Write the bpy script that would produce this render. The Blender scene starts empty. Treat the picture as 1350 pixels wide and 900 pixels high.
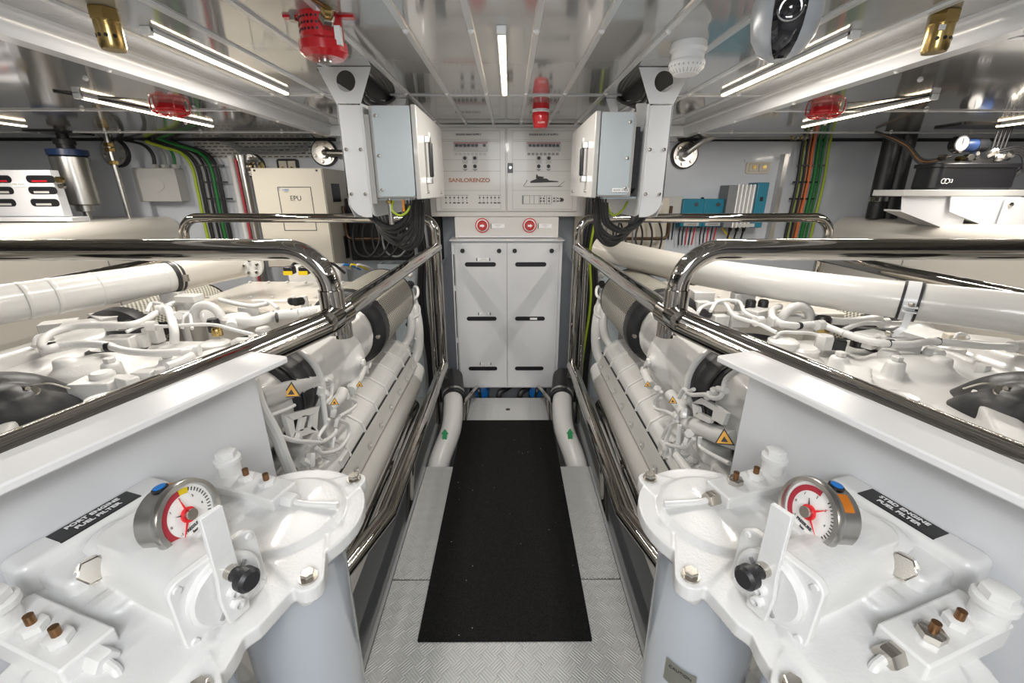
import bpy, bmesh, math, random
from mathutils import Vector, Matrix, Euler
random.seed(7)
C = bpy.context.scene.collection
SC = bpy.context.scene
PI = math.pi
R = math.radians

# ------------------------------------------------------------ camera, world, light
CAM = Vector((0.015, 0.0, 1.45))
FPX, PITCH, YAW = 563.0, math.atan(198/563.0), R(-0.3)
cd = bpy.data.cameras.new('camera'); cam = bpy.data.objects.new('camera', cd); C.objects.link(cam)
cam.location = CAM; cam.rotation_euler = (PI/2-PITCH, 0, YAW)
cd.sensor_width = 36; cd.lens = 36*FPX/1350; cd.clip_start = 0.02; cd.clip_end = 50
SC.camera = cam
CROT = Euler((PI/2-PITCH, 0, YAW)).to_matrix()
W = bpy.data.worlds.new('world'); SC.world = W; W.use_nodes = True
W.node_tree.nodes['Background'].inputs[0].default_value = (0.8, 0.85, 0.9, 1)
W.node_tree.nodes['Background'].inputs[1].default_value = 0.25
SC.view_settings.view_transform = 'Standard'; SC.view_settings.look = 'None'
SC.view_settings.gamma = 1; SC.view_settings.use_curve_mapping = False
SC.view_settings.exposure = 0.36
def area(name, loc, target, size, power, col=(1,1,1), size_y=None, spread=None):
    l = bpy.data.lights.new(name, 'AREA'); l.energy = power; l.color = col; l.size = size
    if size_y: l.shape = 'RECTANGLE'; l.size_y = size_y
    if spread: l.spread = spread
    o = bpy.data.objects.new(name, l); C.objects.link(o); o.location = loc
    d = Vector(target)-Vector(loc); o.rotation_euler = d.to_track_quat('-Z', 'Y').to_euler()
    return o
# the photographer's flash, held above the camera
area('flash', (0.0, -0.35, 1.80), (0, 1.3, 0.85), 0.55, 13, (0.92, 0.96, 1.0))

def at(px, py, X=None, Y=None, Z=None):
    """pixel of the 1350x900 photograph -> point on the plane X=, Y= or Z="""
    d = CROT @ Vector(((px-675)/FPX, (450-py)/FPX, -1.0))
    if Y is not None: t = (Y-CAM.y)/d.y
    elif Z is not None: t = (Z-CAM.z)/d.z
    else: t = (X-CAM.x)/d.x
    return CAM + d*t

# ------------------------------------------------------------ materials
MATS = {}
def mat(name, col, rough=0.4, metal=0.0, spec=0.5, coat=0.0, bump=0.0, bscale=60, var=0.0, vscale=6, emit=None, est=0, trans=0, aniso=0):
    if name in MATS: return MATS[name]
    m = bpy.data.materials.new(name); m.use_nodes = True; MATS[name] = m
    nt = m.node_tree; b = nt.nodes['Principled BSDF']
    b.inputs['Base Color'].default_value = (*col, 1); b.inputs['Roughness'].default_value = rough
    b.inputs['Metallic'].default_value = metal; b.inputs['Specular IOR Level'].default_value = spec
    b.inputs['Coat Weight'].default_value = coat; b.inputs['Coat Roughness'].default_value = 0.06
    if trans: b.inputs['Transmission Weight'].default_value = trans
    if emit: b.inputs['Emission Color'].default_value = (*emit, 1); b.inputs['Emission Strength'].default_value = est
    tc = nt.nodes.new('ShaderNodeTexCoord')
    if var:
        n = nt.nodes.new('ShaderNodeTexNoise'); n.inputs['Scale'].default_value = vscale; n.inputs['Detail'].default_value = 4
        nt.links.new(tc.outputs['Object'], n.inputs['Vector'])
        mx = nt.nodes.new('ShaderNodeMixRGB'); mx.inputs[1].default_value = (*[c*(1-var) for c in col], 1); mx.inputs[2].default_value = (*[min(1, c*(1+var)) for c in col], 1)
        nt.links.new(n.outputs['Fac'], mx.inputs[0]); nt.links.new(mx.outputs[0], b.inputs['Base Color'])
    if bump:
        n = nt.nodes.new('ShaderNodeTexNoise'); n.inputs['Scale'].default_value = bscale; n.inputs['Detail'].default_value = 3
        nt.links.new(tc.outputs['Object'], n.inputs['Vector'])
        bp = nt.nodes.new('ShaderNodeBump'); bp.inputs['Strength'].default_value = bump; bp.inputs['Distance'].default_value = 0.002
        nt.links.new(n.outputs['Fac'], bp.inputs['Height']); nt.links.new(bp.outputs[0], b.inputs['Normal'])
    return m
WHITE = mat('white_paint', (0.76,0.76,0.76), 0.28, spec=0.5, bump=0.06, bscale=160)
ENG = mat('engine_white', (0.66,0.655,0.635), 0.24, bump=0.15, bscale=90, coat=0.25)
ENGR = mat('engine_cast_white', (0.68,0.675,0.655), 0.33, bump=0.35, bscale=120)
FILT = mat('filter_cast_white', (0.70,0.70,0.695), 0.30, bump=0.22, bscale=220, coat=0.2)
CANI = mat('canister_grey_white', (0.56,0.60,0.66), 0.2, coat=0.5)
COVER = mat('pale_grey_cover', (0.50,0.49,0.46), 0.3, coat=0.2)
CREAM = mat('cream_paint', (0.58,0.54,0.46), 0.35, var=0.02)
TANK_WARM = mat('tank_and_warm_lit_paint', (0.62,0.585,0.53), 0.25, coat=0.3)  # tank cream; on far engine parts the colour carries warm strip light
BULK = mat('bulkhead_paint', (0.56,0.59,0.64), 0.22, coat=0.3, var=0.04, vscale=2)
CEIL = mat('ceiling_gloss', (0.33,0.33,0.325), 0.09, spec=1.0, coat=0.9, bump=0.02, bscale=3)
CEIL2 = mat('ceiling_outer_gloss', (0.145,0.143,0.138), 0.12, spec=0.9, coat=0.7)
STRIP = mat('ceiling_strip', (0.62,0.63,0.64), 0.2, coat=0.4)
BEAM = mat('ceiling_beam_paint', (0.74,0.75,0.77), 0.2, coat=0.3)
CHROME = mat('polished_steel', (0.50,0.475,0.44), 0.05, 1.0)
STEEL = mat('brushed_steel', (0.50,0.49,0.47), 0.28, 1.0, var=0.1, vscale=30)
BOLT = mat('bolt_steel', (0.55,0.52,0.47), 0.25, 1.0)
BRASS = mat('brass', (0.50,0.36,0.14), 0.25, 1.0, var=0.15, vscale=20)
COPPER = mat('copper_stud', (0.26,0.14,0.07), 0.35, 1.0)
RUB = mat('black_rubber', (0.018,0.018,0.02), 0.45)
BLK = mat('black_plastic', (0.012,0.012,0.014), 0.35)
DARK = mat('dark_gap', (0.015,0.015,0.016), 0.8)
BLANKET = mat('black_blanket', (0.02,0.02,0.022), 0.4, bump=0.8, bscale=25)
RED = mat('red_gloss', (0.55,0.012,0.02), 0.22, coat=0.6)
REDP = mat('red_knob', (0.48,0.03,0.03), 0.35)
BLUEG = mat('grey_blue_metal', (0.45,0.51,0.54), 0.35, 0.0, var=0.03, vscale=30)
GREYB = mat('light_grey_enclosure', (0.46,0.455,0.44), 0.3, coat=0.2)
PANEL = mat('panel_white', (0.62,0.61,0.585), 0.30, coat=0.12)
CAB = mat('cabinet_white', (0.66,0.67,0.69), 0.3, coat=0.2)
TEAL = mat('teal_plastic', (0.012,0.16,0.24), 0.3)
HOSEW = mat('white_hose', (0.70,0.695,0.68), 0.3)
GREEN = mat('green_cable', (0.01,0.17,0.03), 0.4)
YELG = mat('yellow_green_cable', (0.36,0.48,0.03), 0.4)
ORG = mat('orange_cable', (0.75,0.16,0.03), 0.4)
GRYC = mat('grey_cable', (0.25,0.26,0.27), 0.4)
YEL = mat('yellow_plastic', (0.75,0.55,0.01), 0.4)
ORANGE = mat('orange_sticker', (0.85,0.30,0.03), 0.5)
BLUE = mat('blue_plastic', (0.01,0.17,0.55), 0.35); NAVY = mat('navy_paint', (0.012,0.03,0.09), 0.35)
INK = mat('dark_ink', (0.04,0.04,0.045), 0.6)
GINK = mat('grey_ink', (0.28,0.28,0.28), 0.6)
BRINK = mat('bronze_lettering', (0.42,0.19,0.12), 0.5)
PAPER = mat('white_print', (0.85,0.85,0.85), 0.5)
DIALW = mat('dial_white', (0.85,0.84,0.82), 0.4)
DIALR = mat('dial_red', (0.45,0.03,0.05), 0.4)
NEEDLE = mat('needle_red', (0.8,0.02,0.03), 0.35)
SILV = mat('silver_plastic', (0.55,0.58,0.62), 0.28, 0.3)
LENS = mat('lens_black', (0.01,0.01,0.013), 0.05, coat=1)
LED = mat('led_diffuser', (1,0.9,0.75), 0.5, emit=(1,0.80,0.55), est=9)
SLEEVE = mat('grey_plate_floor', (0.32,0.33,0.34), 0.4, var=0.1)
GLASS = mat('dial_glass', (1,1,1), 0.02, trans=1.0); GLASS.node_tree.nodes['Principled BSDF'].inputs['IOR'].default_value = 1.1
GRARR = mat('green_arrow', (0.01,0.28,0.09), 0.5)
def mk_tray():
    m = mat('perforated_tray', (0.3,0.29,0.27), 0.4); nt = m.node_tree; b = nt.nodes['Principled BSDF']; tc = nt.nodes['Texture Coordinate']
    mp = nt.nodes.new('ShaderNodeMapping'); mp.inputs['Rotation'].default_value = (PI/2,0,0); nt.links.new(tc.outputs['Object'], mp.inputs['Vector'])
    k = nt.nodes.new('ShaderNodeTexBrick'); k.inputs['Scale'].default_value = 1; k.inputs['Brick Width'].default_value = 0.045; k.inputs['Row Height'].default_value = 0.022; k.inputs['Mortar Size'].default_value = 0.0075
    k.inputs['Color1'].default_value = (0.05,0.05,0.05,1); k.inputs['Color2'].default_value = (0.07,0.07,0.07,1); k.inputs['Mortar'].default_value = (0.42,0.41,0.38,1)
    nt.links.new(mp.outputs[0], k.inputs['Vector']); nt.links.new(k.outputs[0], b.inputs['Base Color']); return m
TRAY = mk_tray()
GRILLE = mat('perforated_beige', (0.50,0.48,0.42), 0.4)

def mk_mesh_filter():
    m = GRILLE; nt = m.node_tree; b = nt.nodes['Principled BSDF']; L = nt.links.new
    tc = nt.nodes['Texture Coordinate']; sp = nt.nodes.new('ShaderNodeSeparateXYZ'); L(tc.outputs['Object'], sp.inputs[0])
    def mt(op, a, c=None):
        n = nt.nodes.new('ShaderNodeMath'); n.operation = op
        for k,v in enumerate((a,c)):
            if v is None: continue
            if isinstance(v, (int,float)): n.inputs[k].default_value = v
            else: L(v, n.inputs[k])
        return n.outputs[0]
    ang = mt('ARCTAN2', sp.outputs[0], mt('SUBTRACT', sp.outputs[2], 0.166))
    a1 = mt('SINE', mt('MULTIPLY', ang, 46)); a2 = mt('SINE', mt('MULTIPLY', sp.outputs[1], 290))
    pr = mt('MULTIPLY', a1, a2)
    r = nt.nodes.new('ShaderNodeValToRGB'); r.color_ramp.elements[0].position = 0.35; r.color_ramp.elements[1].position = 0.65
    r.color_ramp.elements[0].color = (0.50,0.48,0.41,1); r.color_ramp.elements[1].color = (0.10,0.095,0.08,1)
    L(mt('ADD', mt('MULTIPLY', pr, 0.5), 0.5), r.inputs[0]); L(r.outputs[0], b.inputs['Base Color'])
mk_mesh_filter()
def mk_tread():
    m = mat('tread_plate', (0.60,0.61,0.61), 0.36, 0.1); nt = m.node_tree; b = nt.nodes['Principled BSDF']
    tc = nt.nodes['Texture Coordinate']
    mp = nt.nodes.new('ShaderNodeMapping'); mp.inputs['Rotation'].default_value = (0,0,PI/4)
    nt.links.new(tc.outputs['Object'], mp.inputs['Vector'])
    ch = nt.nodes.new('ShaderNodeTexChecker'); ch.inputs['Scale'].default_value = 24
    nt.links.new(mp.outputs[0], ch.inputs['Vector'])
    w = []
    for dr in ('X', 'Y'):
        a = nt.nodes.new('ShaderNodeTexWave'); a.bands_direction = dr; a.inputs['Scale'].default_value = 38; a.inputs['Distortion'].default_value = 0
        nt.links.new(mp.outputs[0], a.inputs['Vector']); w.append(a)
    mx = nt.nodes.new('ShaderNodeMixRGB'); nt.links.new(ch.outputs['Fac'], mx.inputs[0])
    nt.links.new(w[0].outputs['Color'], mx.inputs[1]); nt.links.new(w[1].outputs['Color'], mx.inputs[2])
    bp = nt.nodes.new('ShaderNodeBump'); bp.inputs['Strength'].default_value = 1.0; bp.inputs['Distance'].default_value = 0.0035
    nt.links.new(mx.outputs[0], bp.inputs['Height']); nt.links.new(bp.outputs[0], b.inputs['Normal'])
    return m
TREAD = mk_tread()
def mk_mat():
    m = mat('rubber_carpet', (0.012,0.012,0.013), 0.95, spec=0.15); nt = m.node_tree; b = nt.nodes['Principled BSDF']
    tc = nt.nodes['Texture Coordinate']
    n = nt.nodes.new('ShaderNodeTexNoise'); n.inputs['Scale'].default_value = 350; n.inputs['Detail'].default_value = 2
    nt.links.new(tc.outputs['Object'], n.inputs['Vector'])
    r = nt.nodes.new('ShaderNodeValToRGB'); r.color_ramp.elements[0].position = 0.35; r.color_ramp.elements[0].color = (0.004,0.004,0.004,1)
    r.color_ramp.elements[1].position = 0.8; r.color_ramp.elements[1].color = (0.022,0.022,0.022,1)
    nt.links.new(n.outputs['Fac'], r.inputs[0])
    v = nt.nodes.new('ShaderNodeTexVoronoi'); v.inputs['Scale'].default_value = 22
    nt.links.new(tc.outputs['Object'], v.inputs['Vector'])
    r2 = nt.nodes.new('ShaderNodeValToRGB'); r2.color_ramp.elements[0].position = 0.035; r2.color_ramp.elements[0].color = (1,1,1,1)
    r2.color_ramp.elements[1].position = 0.045; r2.color_ramp.elements[1].color = (0,0,0,1)
    nt.links.new(v.outputs['Distance'], r2.inputs[0])
    mx = nt.nodes.new('ShaderNodeMixRGB'); mx.inputs[2].default_value = (0.35,0.34,0.3,1)
    nt.links.new(r2.outputs[0], mx.inputs[0]); nt.links.new(r.outputs[0], mx.inputs[1]); nt.links.new(mx.outputs[0], b.inputs['Base Color'])
    bp = nt.nodes.new('ShaderNodeBump'); bp.inputs['Strength'].default_value = 0.8; bp.inputs['Distance'].default_value = 0.003
    nt.links.new(n.outputs['Fac'], bp.inputs['Height']); nt.links.new(bp.outputs[0], b.inputs['Normal'])
    return m
CARPET = mk_mat()

# ------------------------------------------------------------ mesh builder
def frame_from(d, up=Vector((0,0,1))):
    d = d.normalized()
    if abs(d.dot(up)) > 0.99: up = Vector((0,1,0))
    x = up.cross(d).normalized(); y = d.cross(x)
    return x, y, d
def fillet(pts, r, n=7):
    pts = [Vector(p) for p in pts]; out = [pts[0]]
    for i in range(1, len(pts)-1):
        a, p, b = pts[i-1], pts[i], pts[i+1]
        u = (a-p); v = (b-p); lu, lv = u.length, v.length; u.normalize(); v.normalize()
        ang = u.angle(v, PI)
        if ang > PI-0.02: out.append(p); continue
        L = min(r/math.tan(ang/2), lu*0.49, lv*0.49); rr = L*math.tan(ang/2)
        c = p + (u+v).normalized()*(rr/math.sin(ang/2))
        s, e = p+u*L-c, p+v*L-c
        for k in range(n+1):
            w = s.angle(e, 0); q = k/n
            out.append(c + (s*math.sin((1-q)*w)+e*math.sin(q*w))/math.sin(w) if w > 1e-4 else c+s)
    out.append(pts[-1]); return out
def spline(pts, n=6):
    pts = [Vector(p) for p in pts]; P = [pts[0]*2-pts[1]]+pts+[pts[-1]*2-pts[-2]]; out = []
    for i in range(1, len(P)-2):
        for k in range(n):
            t = k/n; a,b,c,d = P[i-1],P[i],P[i+1],P[i+2]
            out.append(0.5*((2*b)+(c-a)*t+(2*a-5*b+4*c-d)*t*t+(3*b-a-3*c+d)*t**3))
    out.append(pts[-1]); return out
class B:
    def __init__(s, M=None): s.bm = bmesh.new(); s.M = M or Matrix()
    def _v(s, p): return s.bm.verts.new(s.M @ Vector(p))
    def box(s, c, size, rot=None):
        m = Matrix.Translation(c) @ (rot.to_4x4() if rot else Matrix())
        h = [x/2 for x in size]; v = [s._v(m @ Vector((a*h[0], b*h[1], c_*h[2]))) for a in (-1,1) for b in (-1,1) for c_ in (-1,1)]
        for f in ((0,1,3,2),(4,6,7,5),(0,4,5,1),(2,3,7,6),(0,2,6,4),(1,5,7,3)): s.bm.faces.new([v[i] for i in f])
        return s
    def bb(s, x0,x1,y0,y1,z0,z1): return s.box(((x0+x1)/2,(y0+y1)/2,(z0+z1)/2), (abs(x1-x0),abs(y1-y0),abs(z1-z0)))
    def prism(s, poly, z0, z1, m=None):
        """2D polygon in the xy-plane of m, extruded along its z"""
        m = m or Matrix(); a = [s._v(m @ Vector((x,y,z0))) for x,y in poly]; b = [s._v(m @ Vector((x,y,z1))) for x,y in poly]
        s.bm.faces.new(a[::-1]); s.bm.faces.new(b); n = len(poly)
        for i in range(n): s.bm.faces.new((a[i],a[(i+1)%n],b[(i+1)%n],b[i]))
        return s
    def alongY(s, prof, y0, y1):
        """profile of (x,z) points swept along Y"""
        a = [s._v((x,y0,z)) for x,z in prof]; b = [s._v((x,y1,z)) for x,z in prof]; n = len(prof)
        s.bm.faces.new(a); s.bm.faces.new(b[::-1])
        for i in range(n): s.bm.faces.new((a[i],b[i],b[(i+1)%n],a[(i+1)%n]))
        return s
    def lathe(s, prof, base, axis, seg=24):
        """(radius, height) profile round an axis"""
        x,y,z = frame_from(Vector(axis)); base = Vector(base); rings = []
        for r,h in prof:
            if r < 1e-6: rings.append([s._v(base+z*h)]); continue
            rings.append([s._v(base+z*h+x*(r*math.cos(2*PI*k/seg))+y*(r*math.sin(2*PI*k/seg))) for k in range(seg)])
        for a,b in zip(rings, rings[1:]):
            for k in range(seg):
                k2 = (k+1)%seg
                if len(a)==1 and len(b)==1: continue
                if len(a)==1: s.bm.faces.new((a[0],b[k],b[k2]))
                elif len(b)==1: s.bm.faces.new((a[k],a[k2],b[0]))
                else: s.bm.faces.new((a[k],a[k2],b[k2],b[k]))
        if len(rings[0])>1: s.bm.faces.new(rings[0][::-1])
        if len(rings[-1])>1: s.bm.faces.new(rings[-1])
        return s
    def cyl(s, p0, p1, r, r2=None, seg=20):
        p0, p1 = Vector(p0), Vector(p1); return s.lathe([(r,0),(r if r2 is None else r2,(p1-p0).length)], p0, p1-p0, seg)
    def ball(s, c, r, seg=16, sz=1.0):
        return s.lathe([(r*math.sin(PI*k/8) if 0<k<8 else 0, -r*sz*math.cos(PI*k/8)) for k in range(9)], c, (0,0,1), seg)
    def tube(s, pts, r, seg=12, ridge=0, caps=True):
        pts = [Vector(p) for p in pts]
        q = [pts[0]]
        for p in pts[1:]:
            if (p-q[-1]).length > 1e-5: q.append(p)
        pts = q; n = len(pts); x = None; rings = []
        for i,p in enumerate(pts):
            d = ((pts[i]-pts[i-1]).normalized() if i else Vector()) + ((pts[i+1]-pts[i]).normalized() if i<n-1 else Vector())
            d.normalize()
            if x is None: x,_,_ = frame_from(d)
            else:
                x = (x - d*x.dot(d)).normalized()
            y = d.cross(x); rr = r[i] if isinstance(r, list) else r
            if ridge and i%2: rr += ridge
            rings.append([s._v(p+x*(rr*math.cos(2*PI*k/seg))+y*(rr*math.sin(2*PI*k/seg))) for k in range(seg)])
        for a,b in zip(rings, rings[1:]):
            for k in range(seg): s.bm.faces.new((a[k],a[(k+1)%seg],b[(k+1)%seg],b[k]))
        if caps: s.bm.faces.new(rings[0][::-1]); s.bm.faces.new(rings[-1])
        return s
    def corr(s, pts, r, step=0.006, seg=10):
        """corrugated hose along a smooth path"""
        pts = [Vector(p) for p in pts]; out = [pts[0]]; acc = 0
        for a,b in zip(pts, pts[1:]):
            L = (b-a).length; t = step-acc
            while t < L: out.append(a+(b-a)*(t/L)); t += step
            acc = (acc+L)%step
        return s.tube(out, r, seg, ridge=r*0.12)
    def hexa(s, base, axis, r, h): return s.lathe([(r*0.92,0),(r,h*0.08),(r,h*0.9),(r*0.88,h)], base, axis, 6)
WLOC = {}
def link(name, me, m, parent=None, bevel=0, bseg=2, remesh=0, smooth=0, angle=35, origin=None):
    me.materials.append(m) if m else None
    xs = [v.co for v in me.vertices]
    c = Vector(origin) if origin else Vector(((min(v.x for v in xs)+max(v.x for v in xs))/2, (min(v.y for v in xs)+max(v.y for v in xs))/2, min(v.z for v in xs)))
    me.transform(Matrix.Translation(-c))
    for p in me.polygons: p.use_smooth = True
    if not remesh: me.set_sharp_from_angle(angle=R(angle))
    o = bpy.data.objects.new(name, me); C.objects.link(o)
    WLOC[o.name] = c
    if parent: o.parent = parent; o.location = c - WLOC[parent.name]
    else: o.location = c
    if remesh:
        a = o.modifiers.new('r', 'REMESH'); a.mode = 'VOXEL'; a.voxel_size = remesh; a.use_smooth_shade = True
        if smooth: a = o.modifiers.new('s', 'SMOOTH'); a.iterations = smooth; a.factor = 0.5
    elif bevel:
        a = o.modifiers.new('b', 'BEVEL'); a.width = bevel; a.segments = bseg; a.limit_method = 'ANGLE'; a.angle_limit = R(40); a.harden_normals = False
        me.set_sharp_from_angle(angle=R(180)) if bseg >= 3 else None
    return o
def fin(b, name, m, parent=None, **k):
    bmesh.ops.recalc_face_normals(b.bm, faces=b.bm.faces)
    me = bpy.data.meshes.new(name); b.bm.to_mesh(me); b.bm.free()
    return link(name, me, m, parent, **k)
def thing(name, label, cat, loc, group=None):
    o = bpy.data.objects.new(name, None); C.objects.link(o); o.location = loc; o.empty_display_size = 0.05
    WLOC[o.name] = Vector(loc); o['label'] = label; o['category'] = cat
    if group: o['group'] = group
    return o
def tag(o, label, cat, group=None):
    o['label'] = label; o['category'] = cat
    if group: o['group'] = group
    return o
def struct(b, name, m, **k):
    o = fin(b, name, m, **k); o['kind'] = 'structure'; return o
def text(name, s, org, xa, ya, h, m, parent, ext=0.0004, align='CENTER', bold=0.0, sx=1.0):
    cu = bpy.data.curves.new(name, 'FONT'); cu.body = s; cu.size = h*1.38; cu.align_x = align; cu.align_y = 'CENTER'; cu.extrude = ext; cu.offset = bold
    o = bpy.data.objects.new(name, cu); C.objects.link(o)
    me = bpy.data.meshes.new_from_object(o.evaluated_get(bpy.context.evaluated_depsgraph_get()))
    bpy.data.objects.remove(o)
    xa, ya = Vector(xa).normalized(), Vector(ya).normalized(); za = xa.cross(ya)
    M = Matrix((xa, ya, za)).transposed().to_4x4(); M.translation = Vector(org)
    me.transform(M @ Matrix.Diagonal((sx,1,1,1)))
    return link(name, me, m, parent)
XA, YA, ZA = Vector((1,0,0)), Vector((0,1,0)), Vector((0,0,1))
def circle(cx, cy, r, n=24, a0=0, a1=2*PI, close=False):
    k = n if not close else n+1
    return [(cx+r*math.cos(a0+(a1-a0)*i/n), cy+r*math.sin(a0+(a1-a0)*i/n)) for i in range(k)]
def rrect(x0, y0, x1, y1, r, n=5):
    out = []
    for cx,cy,a in ((x1-r,y0+r,-PI/2),(x1-r,y1-r,0),(x0+r,y1-r,PI/2),(x0+r,y0+r,PI)):
        out += [(cx+r*math.cos(a+PI/2*i/n), cy+r*math.sin(a+PI/2*i/n)) for i in range(n+1)]
    return out
def hull(p):
    p = sorted(set((round(x,5),round(y,5)) for x,y in p))
    def half(q):
        h = []
        for c in q:
            while len(h)>1 and (h[-1][0]-h[-2][0])*(c[1]-h[-2][1])-(h[-1][1]-h[-2][1])*(c[0]-h[-2][0]) <= 0: h.pop()
            h.append(c)
        return h[:-1]
    return half(p)+half(p[::-1])
SIDE = {-1: 'left', 1: 'right'}
# ------------------------------------------------------------ the room
struct(B().bb(-4.2,4.2,-2.2,3.6,-0.35,-0.30), 'floor', SLEEVE)
struct(B().bb(-4.2,4.2,3.4,3.5,-0.3,1.9), 'wall_back', BULK)
struct(B().bb(-4.2,4.2,-2.3,-2.2,-0.3,1.9), 'wall_front', BULK)
for s in (-1,1): struct(B().bb(s*4.2,s*4.3,-2.3,3.5,-0.3,1.9), 'wall_'+SIDE[s], BULK)
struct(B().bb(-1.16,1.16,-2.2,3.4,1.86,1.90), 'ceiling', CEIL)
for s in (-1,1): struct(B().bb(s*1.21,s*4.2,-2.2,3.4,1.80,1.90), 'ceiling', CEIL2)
n = 1
for s in (-1,1):
    b = B().alongY([(s*1.155,1.865),(s*1.155,1.85),(s*1.165,1.845),(s*1.165,1.815),(s*1.175,1.797),(s*1.225,1.797),(s*1.225,1.865)], -2.2, 3.15)
    struct(b, 'trim_%d' % n, BEAM); n += 1
for x in (0.088,0.262,0.44,0.62,0.81,1.03):
    for s in (-1,1):
        b = B().alongY([(s*x-0.011,1.861),(s*x-0.008,1.854),(s*x+0.008,1.854),(s*x+0.011,1.861)], -2.2, 3.15)
        struct(b, 'trim_%d' % n, STRIP); n += 1
for y,x0,x1,z in ((2.19,-1.155,1.155,1.86),(0.62,-1.155,1.155,1.86),(2.2,-4.2,-1.22,1.8),(2.2,1.22,4.2,1.8),(2.98,-4.2,-1.22,1.8),(2.98,1.22,4.2,1.8),(1.2,-4.2,-1.22,1.8),(1.2,1.22,4.2,1.8)):
    b = B().bb(x0,x1,y-0.012,y+0.012,z-0.005,z+0.001)
    struct(b, 'trim_%d' % n, STRIP, bevel=0.002); n += 1
for s in (-1,1):   # transverse beam in front of the bulkhead
    struct(B().bb(s*0.52,s*1.22,3.12,3.20,1.795,1.86), 'trim_%d' % n, BEAM, bevel=0.003); n += 1
    struct(B().bb(s*0.52,s*1.22,3.35,3.40,1.785,1.86), 'trim_%d' % n, BEAM, bevel=0.003); n += 1
    struct(B().bb(s*1.22,s*4.2,3.36,3.39,1.790,1.7995), 'trim_%d' % n, DARK); n += 1
# screw caps of the ceiling: one stud is one thing, all alike
def stud(x, y, z, big=1.0):
    b = B().lathe([(0.011*big,0),(0.010*big,0.004),(0.006*big,0.008),(0,0.009)], (x,y,z+0.001), (0,0,-1), 12)
    o = fin(b, 'screw_cap', WHITE); tag(o, 'small white domed screw cap on the glossy ceiling', 'screw cap', 'screw caps dotted over the ceiling panels')
for s in (-1,1):
    for x in (0.088,0.262,0.44): 
        for y in (0.98,1.35,2.13,2.9): stud(s*x, y, 1.854 if y!=2.13 else 1.855, 0.8)
    for x in (0.62,0.81,1.03):
        for y in (2.14,): stud(s*x, y, 1.855, 0.8)
    for y in (0.9,1.15,1.5,2.0,2.5,2.95): stud(s*1.20, y, 1.797, 0.75)
    for x in (1.4,1.9,2.4,2.9):
        for y in (2.16,2.94): stud(s*x, y, 1.796, 0.75)
    for x,y in ((1.55,1.35),(1.38,1.62),(1.75,1.5),(2.15,1.75),(1.75,2.6)): stud(s*x, y, 1.80, 0.75)

# ------------------------------------------------------------ walkway
def plate(poly, z, name, label, cat='floor plate'):
    o = fin(B().prism(poly, z-0.008, z), name, TREAD, bevel=0.002, bseg=1); tag(o, label, cat); return o
plate([(-0.452,-0.9),(0.452,-0.9),(0.452,1.282),(-0.452,1.282)], 0, 'floor_plate', 'large diamond tread floor plate nearest the camera, under the front of the black mat')
plate([(-0.452,1.287),(0.452,1.287),(0.452,2.02),(-0.452,2.02)], 0, 'floor_plate', 'middle diamond tread floor plate showing as pale strips on both sides of the black mat')
b = B().prism([(-0.275,2.03),(0.275,2.03),(0.275,2.86),(-0.275,2.86)], -0.008, 0)
o = fin(b, 'floor_plate', TREAD, bevel=0.002, bseg=1); tag(o, 'small narrow diamond tread floor plate between the black mat and the white cabinet', 'floor plate')
fin(B().cyl((0.0,2.68,0),(0.0,2.68,0.0015),0.016), 'lift_hole', BLK, o)
for nm,ys in (('beam',(0.1,0.9,1.7,2.5)),):
    for y in ys: tag(fin(B().bb(-0.46 if y<2 else -0.27,0.46 if y<2 else 0.27,y,y+0.05,-0.30,-0.01), 'floor_bearer', SLEEVE), 'grey bearer beam under the walkway floor plates', 'beam', 'bearer beams under the walkway')
for s in (-1,1):
    tag(fin(B().bb(s*0.454,s*0.466,-0.9,2.02,-0.16,-0.001), 'walkway_edge_angle', SLEEVE), 'grey edge angle running along the %s side of the walkway plates' % SIDE[s], 'trim')
    tag(fin(B().bb(s*0.50,s*0.95,-0.5,3.2,-0.24,-0.13), 'engine_bed', SLEEVE, bevel=0.01), 'grey painted steel girder under the %s engine' % SIDE[s], 'girder')
m_ = rrect(-0.298,1.035,0.298,2.52,0.004)
m_ = [(x-0.004,y) for x,y in m_]
tag(fin(B().prism(m_, 0.0, 0.007), 'floor_mat', CARPET), 'long black ribbed floor mat with lint specks along the walkway', 'mat')

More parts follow.
